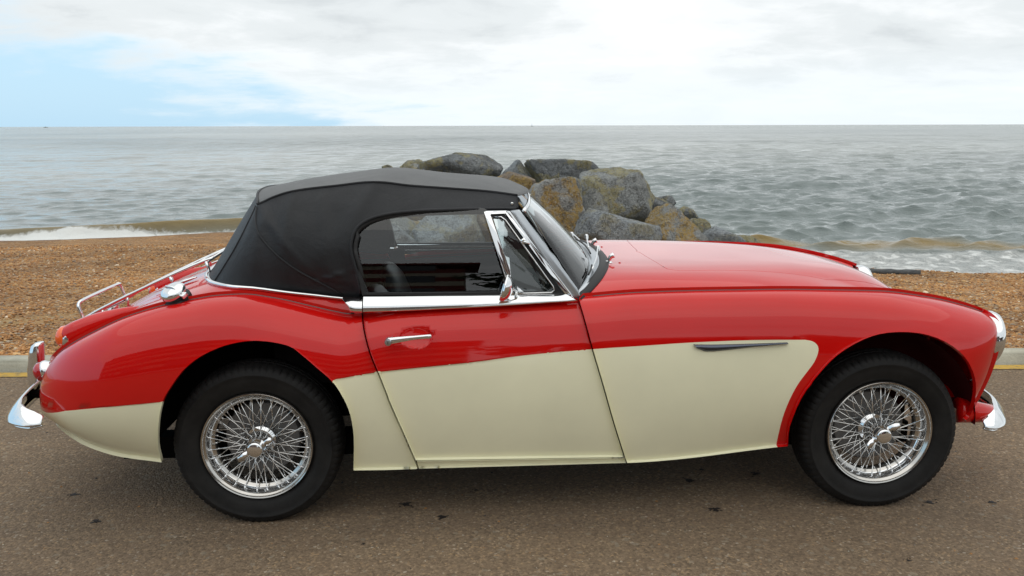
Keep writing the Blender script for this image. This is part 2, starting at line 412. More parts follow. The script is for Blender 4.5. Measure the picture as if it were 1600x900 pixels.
# ---- road
def asphalt(t, b, m):
    v = wpos(t)
    g = t.n('ShaderNodeTexVoronoi', i_Scale=125.0); t.l(v, g.inputs['Vector'])
    g2 = t.n('ShaderNodeTexVoronoi', i_Scale=60.0); t.l(v, g2.inputs['Vector'])
    sepc = t.n('ShaderNodeSeparateColor'); t.l(g.outputs['Color'], sepc.inputs[0])
    sep2 = t.n('ShaderNodeSeparateColor'); t.l(g2.outputs['Color'], sep2.inputs[0])
    big = t.noise(v, .55, 5, .6, .3); mid = t.noise(v, 5.0, 5, .65); fine = t.noise(v, 70, 4, .7)
    base = t.ramp(big, [(.3, (.23,.165,.108)), (.55, (.265,.192,.127)), (.75, (.30,.22,.148))])
    st_ = t.ramp(sepc.outputs[0], [(.0, (.06,.045,.032)), (.30, (.150,.110,.076)), (.75, (.24,.178,.122)), (.90, (.33,.245,.16)), (.975, (.42,.28,.15)), (1.0, (.55,.50,.42))])
    c = t.mix(.62, base, st_)
    c = t.mix(t.math('MULTIPLY', t.math('GREATER_THAN', sep2.outputs[1], .965), .6), c, (.30,.26,.20))
    c = t.mix(t.ramp(mid, [(.35, (.0,.0,.0)), (.75, (.55,.55,.55))]), c, (.200,.138,.090))
    c = t.mix(1.0, c, t.ramp(fine, [(.25, (.62,.62,.62)), (.6, (1.05,1.04,1.02))]), 'MULTIPLY')
    # old tyre and oil tone along the parking strip
    sx = t.n('ShaderNodeSeparateXYZ'); t.l(v, sx.inputs[0])
    st2 = t.noise(t.mapping(v, (.35, 1.6, 1)), 1.2, 5, .65, .5)
    c = t.mix(1.0, c, t.ramp(st2, [(.33, (.80,.80,.81)), (.6, (1.02,1.01,.99))]), 'MULTIPLY')
    t.l(c, b.inputs['Base Color'])
    b.inputs['Roughness'].default_value = .82
    h = t.math('ADD', t.math('MULTIPLY', g.outputs['Distance'], -1.0), t.math('MULTIPLY', fine, .8))
    h = t.math('ADD', h, t.math('MULTIPLY', g2.outputs['Distance'], -.5))
    bump(t, b, h, .55, .006)
M['asphalt'] = mat('brown_asphalt', (.1,.08,.07), .85, spec=.3, fn=asphalt)
ra = np.concatenate([[-300,-80,-30], np.linspace(-12, 18, 61), [40,90,300]]); ro = np.concatenate([[-60,-30,-14], np.linspace(-6, -.03, 24)])
AA, OO = np.meshgrid(ra, ro, indexing='ij'); X = KA[0]+KD[0]*AA+KN[0]*OO; Y = KA[1]+KD[1]*AA+KN[1]*OO
road = grid_mesh('road', X, Y, 0*X, M['asphalt'], kind='structure', label='brown weathered asphalt road the car stands on')
road.data.flip_normals() if road.data.polygons[0].normal.z < 0 else None
X = KA[0]+KD[0]*AA[:, :2]+KN[0]*np.array([-.04, .20])[None, :]; Y = KA[1]+KD[1]*AA[:, :2]+KN[1]*np.array([-.04, .20])[None, :]
# gutter strip closing the joint under the kerb
g = mesh_obj('gutter', [(*kpt(-300, -.035), -.012), (*kpt(300, -.035), -.012), (*kpt(300, .3), -.012), (*kpt(-300, .3), -.012)], [(0,1,2,3)], M['dark'], road)
# yellow line
def yel(t, b, m):
    v = wpos(t); n = t.noise(v, 28, 6, .75); n2 = t.noise(v, 4, 4, .6)
    c = t.mix(t.ramp(n, [(.36, (1,1,1)), (.50, (0,0,0))]), (.56,.34,.045), (.20,.15,.08))
    t.l(t.mix(t.ramp(n2, [(.3, (.35,.35,.35)), (.7, (0,0,0))]), c, (.30,.22,.09)), b.inputs['Base Color']); bump(t, b, n, .4, .003)
M['yellow'] = mat('worn_yellow_paint', (.5,.3,.04), .7, fn=yel)
L = 260
def yedge(off, seed): return [(*kpt(a, off+.004*vnoise(np.array([a*9.0]), np.array([seed*3.1]), 3)[0]), .004) for a in np.concatenate([[-L,-40], np.arange(-10, 18, .06), [60, L]])]
e0 = yedge(-.128, 1); e1 = yedge(-.042, 2)
mesh_obj('yellow_line', e0+e1, [(i, i+1, len(e0)+i+1, len(e0)+i) for i in range(len(e0)-1)], M['yellow'], road, False)
# ---- kerb of single stones butted end to end
def conc(t, b, m):
    v = wpos(t); n = t.noise(v, 3.5, 6, .7); f = t.noise(v, 90, 4, .7); st_ = t.noise(t.mapping(v, (1, 1, 8)), 2.5, 5, .6)
    c = t.ramp(n, [(.3, (.38,.355,.28)), (.6, (.50,.475,.38)), (.8, (.58,.56,.47))])
    c = t.mix(1.0, c, t.ramp(f, [(.3, (.82,.82,.80)), (.65, (1.04,1.04,1.04))]), 'MULTIPLY')
    c = t.mix(t.ramp(st_, [(.55, (0,0,0)), (.8, (.45,.45,.45))]), c, (.17,.16,.12))
    t.l(c, b.inputs['Base Color']); bump(t, b, t.math('ADD', f, n), .35, .006)
M['concrete'] = mat('weathered_concrete', (.35,.34,.3), .88, fn=conc)
kerb = bpy.data.objects.new('kerb', None); link(kerb, None, 'low pale concrete kerb between the asphalt and the shingle beach', 'kerb')
bm = bmesh.new(); bmesh.ops.create_cube(bm, size=1)
for v_ in bm.verts: v_.co = (v_.co.x*1.825, v_.co.y*.155, v_.co.z*.22)
bmesh.ops.bevel(bm, geom=list(bm.edges), offset=.012, segments=3, affect='EDGES')
kme = bpy.data.meshes.new('kerb_stone')
for f_ in bm.faces: f_.smooth = True
bm.to_mesh(kme); bm.free(); kme.materials.append(M['concrete']); ang = atan2(KD[1], KD[0])
for i in range(-12, 16):
    a = -1.35+i*1.83; p = kpt(a, .080); o = bpy.data.objects.new('kerb_stone', kme); link(o, kerb)
    o.location = (p[0], p[1], -.052+.001*((i*7) % 3)); o.rotation_euler = (0, 0, ang)
# ---- beach profile
def beach_z(x, y):
    d = kdist(x, y)-.15; S_ = np.maximum(shore(x)-1.35, 3); q = d/S_
    z = .035-1.435*np.clip(q, 0, 1)**1.12
    z = np.where(q > 1, SEA-(q-1)*S_*.075, z)
    lft = np.clip((1.2-x)/3, 0, 1); rgt = 1-lft
    z += (.05*np.sin(q*17+.35*x)*np.exp(-((q-.30)/.22)**2))*lft*np.clip(q*5, 0, 1)
    # right hand side: sand hollow between two shingle banks
    yy = shore(x)-y
    z += rgt*(.10*np.exp(-((yy-.9)/.55)**2)*(1+.7*vnoise(x*1.3, y*.5, 4, 2))-.09*np.exp(-((yy-2.3)/.8)**2)+.06*np.exp(-((yy-4.3)/.9)**2))*np.clip(q*4, 0, 1)
    z += .05*vnoise(x*.8, y*.8, 11, 3)*np.clip(d*2, 0, 1)*np.clip((1.3-q)*2, 0, 1)
    # cusps and footprints
    z += .030*vnoise(x*3.2, y*3.2, 12, 2)*np.clip(d*3, 0, 1)*np.clip((1.25-q)*2, 0, 1)
    return z
def sandmask(x, y):
    yy = shore(x)-y; rgt = np.clip((x-1.2)/3, 0, 1); n = vnoise(x*.9, y*1.4, 21, 4)
    r = np.exp(-((yy-2.35+n*.9)/.62)**4)*rgt
    d = kdist(x, y); l = np.clip(1.2-np.abs(d-1.75+n*1.6)/.55, 0, 1)*np.clip(.45+n*2.2, 0, .75)*(1-rgt)
    return np.clip(r+l, 0, 1)
def wetmask(x, y): yy = shore(x)-y; return np.clip(1.0-(yy-.0)/(.9+.5*vnoise(x*1.5, y*0+.3, 5, 3)), 0, 1)
def shingle(t, b, m):
    v = wpos(t)
    vo = t.n('ShaderNodeTexVoronoi', i_Scale=50.0); t.l(v, vo.inputs['Vector'])
    vb = t.n('ShaderNodeTexVoronoi', i_Scale=25.0); t.l(v, vb.inputs['Vector'])
    sa_ = t.n('ShaderNodeSeparateColor'); t.l(vo.outputs['Color'], sa_.inputs[0]); sb_ = t.n('ShaderNodeSeparateColor'); t.l(vb.outputs['Color'], sb_.inputs[0])
    pal = [(.0, (.085,.045,.022)), (.18, (.20,.105,.045)), (.42, (.30,.165,.068)), (.62, (.36,.22,.10)), (.80, (.26,.17,.10)), (.90, (.42,.31,.19)), (.96, (.20,.19,.18)), (1.0, (.55,.50,.43))]
    c = t.mix(t.math('MULTIPLY', t.math('GREATER_THAN', sb_.outputs[2], .45), .8), t.ramp(sa_.outputs[0], pal), t.ramp(sb_.outputs[1], pal))
    big = t.noise(v, .55, 5, .6, .4)
    c = t.mix(1.0, c, t.ramp(big, [(.32, (1.05,.98,.88)), (.62, (1.75,1.58,1.32))]), 'MULTIPLY')
    clump = t.noise(v, 2.6, 5, .6, .3); c = t.mix(1.0, c, t.ramp(clump, [(.3, (.66,.64,.62)), (.6, (1.10,1.08,1.05))]), 'MULTIPLY')
    sand = t.n('ShaderNodeAttribute', attribute_name='sand').outputs['Fac']; wet = t.n('ShaderNodeAttribute', attribute_name='wet').outputs['Fac']
    sc_ = t.mix(t.noise(v, 20, 5, .7), (.30,.20,.085), (.42,.30,.14))
    sm_ = t.math('MULTIPLY', sand, t.ramp(t.noise(v, 7, 5, .7), [(.25, (.45,.45,.45)), (.55, (1,1,1))]))
    c = t.mix(sm_, c, sc_)
    c = t.mix(t.math('MULTIPLY', wet, .6), c, t.mix(1.0, c, (.42,.36,.34), 'MULTIPLY'))
    t.l(c, b.inputs['Base Color'])
    t.l(t.math('SUBTRACT', .8, t.math('MULTIPLY', wet, .45)), b.inputs['Roughness'])
    h = t.math('ADD', t.math('MULTIPLY', vo.outputs['Distance'], -.6), t.math('MULTIPLY', vb.outputs['Distance'], -1.6))
    h = t.math('MULTIPLY', h, t.math('SUBTRACT', 1.0, t.math('MULTIPLY', sand, .8)))
    bump(t, b, h, 1.0, .03)
M['shingle'] = mat('brown_shingle', (.3,.18,.08), .8, spec=.3, fn=shingle)
rr_ = np.concatenate([np.linspace(.155, 5, 90), np.geomspace(5.1, 24, 110), [32, 60, 200]]); aa_ = np.concatenate([[-280,-150,-80,-50], np.linspace(-32, 34, 260), [50,80,150,280]])
AA, OO = np.meshgrid(aa_, rr_, indexing='ij'); X = KA[0]+KD[0]*AA+KN[0]*OO; Y = KA[1]+KD[1]*AA+KN[1]*OO; Z = beach_z(X, Y)
beach = grid_mesh('beach', X, Y, Z, M['shingle'], {'sand': sandmask(X, Y), 'wet': wetmask(X, Y)}, kind='structure', label='brown shingle beach sloping down to the sea')
if beach.data.polygons[0].normal.z < 0: beach.data.flip_normals()
# ---- loose pebbles on it
def pebbles():
    bm = bmesh.new(); bmesh.ops.create_icosphere(bm, subdivisions=1, radius=1); co = np.array([tuple(v.co) for v in bm.verts]); fa = np.array([[v.index for v in f.verts] for f in bm.faces]); bm.free()
    n = 76000
    # more of them near the kerb, where each one can be seen
    d = .16+rng.random(n)**1.9*11.5; half = 3.6+d*.78; a = 2.55+(rng.random(n)*2-1)*half
    X = KA[0]+KD[0]*a+KN[0]*d; Y = KA[1]+KD[1]*a+KN[1]*d
    r = (.0062+.0085*rng.random(n)**2)*(1+.05*d)
    big_ = rng.random(n) < .02; r = np.where(big_, r*1.7, r)
    sm = sandmask(X, Y); keep = (rng.random(n) > sm*.85) & (Y < shore(X)-.4); X, Y, r = X[keep], Y[keep], r[keep]; n = len(X)
    Z = beach_z(X, Y)+r*.12
    s = np.stack([1+.5*rng.random(n), .8+.4*rng.random(n), .45+.35*rng.random(n)], -1)*r[:, None]
    ang_ = rng.random(n)*2*pi; ti = (rng.random(n)-.5)*.9
    P = co[None]*s[:, None, :]*(1+.22*(rng.random((n, len(co), 1))-.5))
    c, q = np.cos(ti)[:, None], np.sin(ti)[:, None]; x, z = P[..., 0]*c-P[..., 2]*q, P[..., 0]*q+P[..., 2]*c
    c, q = np.cos(ang_)[:, None], np.sin(ang_)[:, None]; x, y = x*c-P[..., 1]*q, x*q+P[..., 1]*c
    V = np.stack([x+X[:, None], y+Y[:, None], z+Z[:, None]], -1).reshape(-1, 3).astype(np.float32); k = len(co)
    F = (fa[None]+(np.arange(n)*k)[:, None, None]).reshape(-1, 3).astype(np.int32)
    me = bpy.data.meshes.new('pebbles'); me.vertices.add(len(V)); me.vertices.foreach_set('co', V.ravel()); me.loops.add(len(F)*3); me.loops.foreach_set('vertex_index', F.ravel())
    me.polygons.add(len(F)); me.polygons.foreach_set('loop_start', np.arange(0, len(F)*3, 3, dtype=np.int32)); me.polygons.foreach_set('use_smooth', np.ones(len(F), bool)); me.update(calc_edges=True)
    at = me.attributes.new('tone', 'FLOAT', 'POINT'); at.data.foreach_set('value', np.repeat(rng.random(n).astype(np.float32), k))
    return me
def pebm(t, b, m):
    at = t.n('ShaderNodeAttribute', attribute_name='tone').outputs['Fac']; v = wpos(t)
    c = t.ramp(at, [(.0, (.09,.048,.022)), (.15, (.19,.10,.042)), (.38, (.31,.17,.070)), (.58, (.38,.23,.10)), (.72, (.27,.15,.08)), (.84, (.44,.32,.18)), (.92, (.17,.16,.15)), (.965, (.34,.31,.27)), (1.0, (.62,.58,.52))])
    c = t.mix(1.0, c, t.ramp(t.noise(v, .55, 5, .6, .4), [(.32, (1.05,.95,.84)), (.62, (1.75,1.52,1.20))]), 'MULTIPLY')
    c = t.mix(1.0, c, t.ramp(t.noise(v, 150, 3, .6), [(.3, (.75,.75,.75)), (.6, (1.05,1.05,1.05))]), 'MULTIPLY')
    t.l(c, b.inputs['Base Color'])
M['pebble'] = mat('flint_pebble', (.3,.2,.1), .62, spec=.35, fn=pebm)
pm = pebbles(); pm.materials.append(M['pebble'])
link(bpy.data.objects.new('pebbles', pm), None, 'loose brown flint pebbles covering the beach beside the kerb', kind='stuff')
# ---- sea
def crest_left(x): return shore(x)+1.45+.25*np.sin(x*.5)
KW = []
for i in range(64):
    lam = .38*(9.0/.38)**(i/63.0)*(1+.1*(rng.random()-.5)); th = -pi/2+rng.normal()*.62; k = 2*pi/lam
    KW.append((k*cos(th), k*sin(th), 0.0098*lam**.52*(1.25 if lam < 1.1 else (1.0 if lam < 2.5 else .60)), rng.random()*2*pi, lam))
def sea_h(X, Y, cell):
    H = np.zeros_like(X); DX = np.zeros_like(X); DY = np.zeros_like(X); dist = np.hypot(X-CAMP[0], Y-CAMP[1])
    off = Y-shore(X)
    az_ = (X-CAMP[0])/np.maximum(Y-CAMP[1], 1); gust = np.clip(.72+.8*vnoise(X*.035, Y*.022, 31, 4)+.55*az_, .36, 1.1)
    shal = np.clip((off+.4)/5.0, .12, 1)
    for kx, ky, a, ph, lam in KW:
        fade = np.clip(lam/(cell*2.6)-1, 0, 1); p = kx*X+ky*Y+ph; A = a*fade*gust*shal
        H += A*np.cos(p); kk = np.hypot(kx, ky); DX -= A*kx/kk*np.sin(p)*.9; DY -= A*ky/kk*np.sin(p)*.9
    # swell lines running in to the beach
    sw_ = vnoise(X*.10, Y*.03+3, 41, 3)
    H += .03*np.clip(off/10, 0, 1)*np.cos(2*pi*(off+3*sw_)/6.3)*np.clip(1-dist/150, 0, 1)
    # the breaker on the left and the spilling crest on the right
    n = vnoise(X*.55, X*.0+2, 51, 3); lft = np.clip((4.5-X)/5, 0, 1); rgt = np.clip((X-2.5)/4, 0, 1)
    hl_ = (.30+.10*np.clip((X+8)/8, -1, 1)+.12*n)*lft
    e = off-(.75+.3*vnoise(X*.35, X*0+7, 61, 3)); br = np.where(e > 0, np.exp(-(e/.95)**2), np.exp(-(e/.22)**2)); H += hl_*br
    hr_ = (.10+.07*n)*rgt; e2 = off-(3.9+.9*vnoise(X*.18, X*0+9, 71, 3)); br2 = np.where(e2 > 0, np.exp(-(e2/1.1)**2), np.exp(-(e2/.35)**2)); H += hr_*br2
    face = np.clip(lft*hl_/.3*np.where(e > .25, np.exp(-((e-.25)/.30)**2), np.exp(-((e-.25)/.55)**2)), 0, 1)
    face2 = np.clip(rgt*np.where(e2 > .1, np.exp(-((e2-.1)/.35)**2), np.exp(-((e2-.1)/.5)**2)), 0, 1)
    # foam: boil at the foot of the breaker, thin sheet in the shallows
    fo = lft*np.clip(1-np.abs(off-.15)/.55, 0, 1)
    boil = lft*np.clip(1-np.abs(X+9.6)/2.2, 0, 1)*np.clip(1-np.abs(off-.38)/.42, 0, 1)*1.05
    H += boil*(.02+.22*np.maximum(vnoise(X*2.6, Y*2.6, 81, 4), -.3))
    fo2 = rgt*np.clip((3.4-off)/.5, 0, 1)*np.clip((off+.6)/.6, 0, 1)*.62
    foam = np.clip(fo+boil+fo2, 0, 1.2); silt = np.clip(np.maximum(face, face2), 0, 1)
    return X+DX, Y+DY, SEA+H, foam, silt, gust
def water(t, b, m):
    v = wpos(t)
    foam = t.n('ShaderNodeAttribute', attribute_name='foam').outputs['Fac']; silt = t.n('ShaderNodeAttribute', attribute_name='silt').outputs['Fac']
    cdd = t.n('ShaderNodeVectorMath', operation='DISTANCE'); t.l(v, cdd.inputs[0]); cdd.inputs[1].default_value = (.8, -3.6, -1.4); dist = cdd.outputs['Value']
    big = t.noise(t.mapping(v, (.010, .020, 1)), 1.0, 4, .55)
    body = t.mix(t.ramp(big, [(.35, (0,0,0)), (.65, (1,1,1))]), (.31,.335,.32), (.14,.17,.165))
    body = t.mix(silt, body, t.mix(t.noise(t.mapping(v, (1.0, 3, 2)), 1.6, 4, .6), (.17,.115,.035), (.28,.20,.075)))
    fn_ = t.noise(v, 3.3, 8, .72, .6)
    fm = t.ramp(t.math('ADD', t.math('MULTIPLY', foam, .62), t.math('MULTIPLY', fn_, .75)), [(.60, (0,0,0)), (.80, (1,1,1))])
    c = t.mix(fm, body, (.72,.73,.71))
    t.l(c, b.inputs['Base Color'])
    r = t.math('ADD', t.math('MULTIPLY', fm, .6), t.math('MINIMUM', t.math('MULTIPLY', dist, .0010), .16))
    t.l(t.math('ADD', r, .03), b.inputs['Roughness'])
    b.inputs['IOR'].default_value = 1.33
    t.l(t.math('SUBTRACT', .5, t.math('MULTIPLY', t.math('MAXIMUM', fm, t.math('MULTIPLY', silt, .7)), .4)), b.inputs['Specular IOR Level'])
    w1 = t.noise(t.mapping(v, (1.0, 1.7, 1)), 2.2, 5, .62, .5); w2 = t.noise(t.mapping(v, (.22, .40, 1)), 1.0, 6, .62, .4); w3 = t.noise(t.mapping(v, (.05, .10, 1)), 1.0, 6, .6, .3)
    far = t.math('MINIMUM', t.math('MULTIPLY', dist, .008), 1.0); far2 = t.math('MINIMUM', t.math('MULTIPLY', dist, .0012), 1.0)
    h = t.math('ADD', t.math('MULTIPLY', w1, .10), t.math('MULTIPLY', t.math('MULTIPLY', w2, far), 1.9))
    h = t.math('ADD', h, t.math('MULTIPLY', t.math('MULTIPLY', w3, far2), 6.0))
    h = t.math('ADD', h, t.math('MULTIPLY', t.math('MULTIPLY', fm, fn_), .15))
    h = t.math('MULTIPLY', h, t.n('ShaderNodeAttribute', attribute_name='gust').outputs['Fac'])
    bump(t, b, h, 1.0, .6)
M['water'] = mat('silver_grey_sea', (.07,.08,.08), .1, fn=water)
def build_sea():
    r = [11.5]
    while r[-1] < 330: r.append(r[-1]*(1+max(.0036, .0030+.000010*r[-1])))
    while r[-1] < 16000: r.append(r[-1]*1.10)
    r = np.array(r); th = np.concatenate([[-1.45,-1.2,-1.0,-.85], np.linspace(-.74, .78, 560), [.9,1.05,1.2,1.45]])
    RR, TT = np.meshgrid(r, th, indexing='ij'); X = CAMP[0]+RR*np.sin(TT+PSI); Y = CAMP[1]+RR*np.cos(TT+PSI)
    cell = np.maximum(np.gradient(r)[:, None]*np.ones_like(TT), RR*.0027)
    X2, Y2, Z2, foam, silt, gust = sea_h(X, Y, cell)
    Z2 = np.where(RR > 330, SEA, Z2)
    # drop the sheet under the beach
    o = grid_mesh('sea', X2, Y2, Z2, M['water'], {'foam': foam, 'silt': silt, 'gust': gust}, kind='structure', label='choppy silver grey sea with a small breaker on the shingle')
    if o.data.polygons[0].normal.z < 0: o.data.flip_normals()

build_sea()
# ---- boulders of the groyne
def rockm(name, c0, c1, lich, amt, seed):
    def fn(t, b, m):
        v = wpos(t); vv = t.mapping(v, (1,1,1), (seed*3.7, seed*1.9, seed))
        n = t.noise(vv, 1.6, 8, .65, .3); f = t.noise(vv, 26, 6, .75); vo = t.n('ShaderNodeTexVoronoi', i_Scale=55.0); t.l(v, vo.inputs['Vector'])
        c = t.mix(t.ramp(n, [(.3, (0,0,0)), (.7, (1,1,1))]), c0, c1)
        c = t.mix(1.0, c, t.ramp(f, [(.30, (.55,.55,.55)), (.5, (.97,.97,.97)), (.74, (1.45,1.45,1.42))]), 'MULTIPLY')
        veins = t.noise(t.mapping(v, (1,1,4), rot=(.5,.3,0)), 1.1, 6, .6, 1.2); c = t.mix(t.ramp(veins, [(.49, (0,0,0)), (.5, (.35,.35,.35)), (.515, (0,0,0))]), c, (.40,.40,.37))
        l1 = t.math('MULTIPLY', t.ramp(t.noise(vv, 1.15, 6, .62, .5), [(.52-amt*.16, (0,0,0)), (.57-amt*.16, (1,1,1))]), t.ramp(t.noise(vv, 14, 5, .75), [(.36, (.15,.15,.15)), (.55, (1,1,1))]))
        lc = t.mix(t.noise(vv, 3.0, 5, .6), lich[0], lich[1]); c = t.mix(t.math('MULTIPLY', l1, min(1, .25+amt*1.6)), c, lc)
        o1 = t.math('MULTIPLY', t.ramp(t.noise(vv, 2.3, 5, .7), [(.62, (0,0,0)), (.70, (1,1,1))]), min(1, amt*1.2)); c = t.mix(o1, c, (.42,.20,.03))
        ck = t.n('ShaderNodeTexVoronoi', feature='DISTANCE_TO_EDGE', i_Scale=1.5); t.l(t.mapping(t.noise(vv, 1.2, 5, .7, out=1), (3.2,3.2,3.2)), ck.inputs['Vector']); crk = t.ramp(ck.outputs['Distance'], [(0.0, (0,0,0)), (.035, (1,1,1))])
        c = t.mix(1.0, c, t.mix(crk, (.60,.58,.55), (1,1,1)), 'MULTIPLY')
        gz_ = t.n('ShaderNodeSeparateXYZ'); t.l(v, gz_.inputs[0]); wet = t.ramp(t.math('ADD', gz_.outputs[2], t.math('MULTIPLY', n, .5)), [(0.0, (1,1,1)), (.001, (0,0,0))])
        t.l(c, b.inputs['Base Color'])
        bump(t, b, t.math('ADD', t.math('ADD', t.math('MULTIPLY', n, 2.2), t.math('MULTIPLY', crk, .35)), t.math('ADD', t.math('MULTIPLY', f, .55), t.math('MULTIPLY', vo.outputs['Distance'], .25))), 1.0, .12)
    return mat(name, c0, .85, spec=.25, fn=fn)
LG = ((.36,.29,.09), (.48,.43,.22)); LO = ((.54,.31,.06), (.40,.31,.12)); LD = LG
M['rock_grey'] = rockm('grey_granite', (.29,.32,.345), (.47,.50,.52), LG, .12, 1)
M['rock_dark'] = rockm('dark_granite', (.18,.19,.20), (.33,.345,.35), LD, .30, 2)
M['rock_lichen'] = rockm('lichen_granite', (.29,.305,.305), (.45,.46,.45), LG, .30, 3)
M['rock_ochre'] = rockm('ochre_granite', (.29,.30,.30), (.45,.455,.44), LO, .40, 4)
M['rock_brown'] = rockm('brown_granite', (.24,.19,.15), (.35,.29,.23), LO, .35, 5)
def boulder(box_, dist, m, label, seed, depth=1.0, nplanes=11, cuts=()):
    """box_ = extent seen in the photograph (u0, v0, u1, v1) for a stone centred at y = dist"""
    u0, v0, u1, v1 = box_; a = aty(u0, (v0+v1)/2, dist); b = aty(u1, (v0+v1)/2, dist); t_ = aty((u0+u1)/2, v0, dist); q = aty((u0+u1)/2, v1, dist)
    hx_, hz_ = (b[0]-a[0])/2, (t_[2]-q[2])/2; hy_ = (hx_+hz_)/2*depth; r = random.Random(seed)
    bm = bmesh.new(); bmesh.ops.create_icosphere(bm, subdivisions=5, radius=1)
    pl = [(Vector((r.gauss(0,1), r.gauss(0,1), r.gauss(0,.9))).normalized(), r.uniform(.50, .78)) for _ in range(nplanes)]
    pl += [(Vector(n).normalized(), d) for n, d in cuts]
    co = np.array([tuple(v.co) for v in bm.verts]); rad = np.full(len(co), 1.02)
    for n, d in pl:
        dn = co@np.array(n); rr = np.where(dn > .05, d/np.maximum(dn, .05), 9)
        k = 110.0; rad = -np.log(np.exp(-k*rad)+np.exp(-k*np.minimum(rr, 5)))/k     # soft minimum gives worn edges
    nx = vnoise(co[:, 0]*2.1+seed*3+co[:, 2]*1.3, co[:, 1]*2.1+co[:, 2]*2.1, seed, 5)+.6*vnoise(co[:, 2]*4+seed, co[:, 0]*4-co[:, 1]*3, seed+5, 4)
    rg = 1-2*np.abs(vnoise(co[:, 0]*3.4+co[:, 2]*2.2+seed, co[:, 1]*3.4-co[:, 2]*1.7, seed+3, 4)); rad = rad*(1+.08*nx-.07*np.clip(rg-.75, 0, 1)*4*.5)+.035*vnoise(co[:, 0]*11+co[:, 2]*7, co[:, 1]*11-co[:, 2]*5, seed+9, 4)
    P = co*rad[:, None]; lo_, hi_ = P.min(0), P.max(0); P = (P-(lo_+hi_)/2)/((hi_-lo_)/2)*np.array([hx_, hy_, hz_])
    for v_, p in zip(bm.verts, P): v_.co = p
    o = bm_obj('boulder', bm, m, None, True, label=label, cat='boulder', group='boulders of the groyne')
    c = aty((u0+u1)/2, (v0+v1)/2, dist); o.location = (c[0], c[1], c[2]); return o
RK = [
 ((556,346,650,440), 12.7, 'rock_grey', 'low grey boulder at the left foot of the groyne, behind the rear of the cabin', 71, 1.0, ()),
 ((818,274,914,392), 14.2, 'rock_ochre', 'tall boulder with orange and ochre lichen on its face, just beyond the windscreen', 3, 1.0, ((( .5,-.75,.2), .62), ((0,-.9,.3), .78))),
 ((902,262,1024,360), 15.6, 'rock_lichen', 'big angular boulder with yellow green lichen above the flat grey one', 5, 1.0, (((-.2,-.9,.35), .66), ((.75,-.2,.6), .72))),
 ((893,326,1034,425), 13.6, 'rock_grey', 'broad clean grey boulder with a flat top resting just behind the bonnet', 8, .9, (((0,0,1), .80), ((0,-1,.2), .72))),
 ((1008,318,1106,420), 14.3, 'rock_ochre', 'pointed boulder with mustard brown face beside the broad grey one', 12, 1.0, (((-.75,-.3,.6), .60), ((.6,-.5,.55), .66))),
 ((1086,354,1186,420), 14.2, 'rock_grey', 'low dark grey boulder at the right foot of the groyne', 15, 1.0, (((.5,0,.85), .60),)),
 ((820,247,936,300), 19.6, 'rock_dark', 'wide dark boulder with a mossy patch on the right of the top ridge', 18, .8, (((0,0,1), .72),)),
 ((655,238,787,290), 19.4, 'rock_dark', 'long dark boulder slanting up to the highest point above the soft top', 22, .8, (((-.45,0,.9), .58),)),
 ((778,249,832,300), 19.8, 'rock_grey', 'small grey boulder between the two dark ones on the top ridge', 25, 1.0, ()),
 ((617,249,662,285), 20.2, 'rock_lichen', 'small greenish boulder at the left end of the top ridge', 27, 1.0, (((-.7,0,.7), .6),)),
 ((764,268,838,318), 17.2, 'rock_brown', 'rounded brown boulder in the gap under the top ridge', 30, 1.0, ()),
 ((866,276,914,352), 14.9, 'rock_lichen', 'narrow mossy boulder wedged right of the tall ochre one', 33, 1.0, (((.6,-.5,.4), .7),)),
 ((992,308,1050,360), 16.2, 'rock_dark', 'dark boulder half hidden behind the big lichen one', 36, 1.0, ()),
 ((1016,305,1056,330), 18.6, 'rock_dark', 'small black boulder at the back, right of the groyne crest', 39, 1.0, ()),
 ((1050,321,1094,352), 18.0, 'rock_dark', 'small black boulder above the pointed mustard one', 42, 1.0, (((.5,0,.8), .7),)),
 ((1066,340,1112,385), 16.4, 'rock_dark', 'dark boulder squeezed behind the pointed mustard one on its right', 45, 1.0, ()),
 ((596,257,614,268), 26.0, 'rock_dark', 'tiny far boulder showing just above the soft top', 48, 1.0, ()),
 ((636,312,764,425), 13.8, 'rock_grey', 'large pale boulder seen through the door window', 51, 1.0, (((0,-1,.2), .75), ((-.5,0,.8), .75))),
 ((550,314,652,425), 14.0, 'rock_lichen', 'mossy boulder seen through the rear edge of the door window', 54, 1.0, (((.6,-.3,.5), .7),)),
 ((740,312,838,420), 14.1, 'rock_brown', 'brownish boulder seen through the quarterlight', 57, 1.0, (((0,-1,.1), .8),)),
 ((700,272,790,345), 16.6, 'rock_grey', 'grey boulder hidden low behind the roof of the car', 60, 1.0, ()),
 ((600,278,712,345), 16.8, 'rock_dark', 'dark boulder behind the left part of the roof', 63, 1.0, ()),
 ((930,300,1010,380), 17.6, 'rock_dark', 'dark boulder filling the black gap behind the lichen one', 66, 1.0, ()),
 ((840,285,925,360), 17.8, 'rock_dark', 'dark boulder behind the tall ochre one', 69, 1.0, ()),
]
for i, (bx_, d_, m_, lab, sd_, dp, cuts_) in enumerate(RK): boulder(bx_, d_, M[m_], lab, sd_, dp, 10, cuts_)
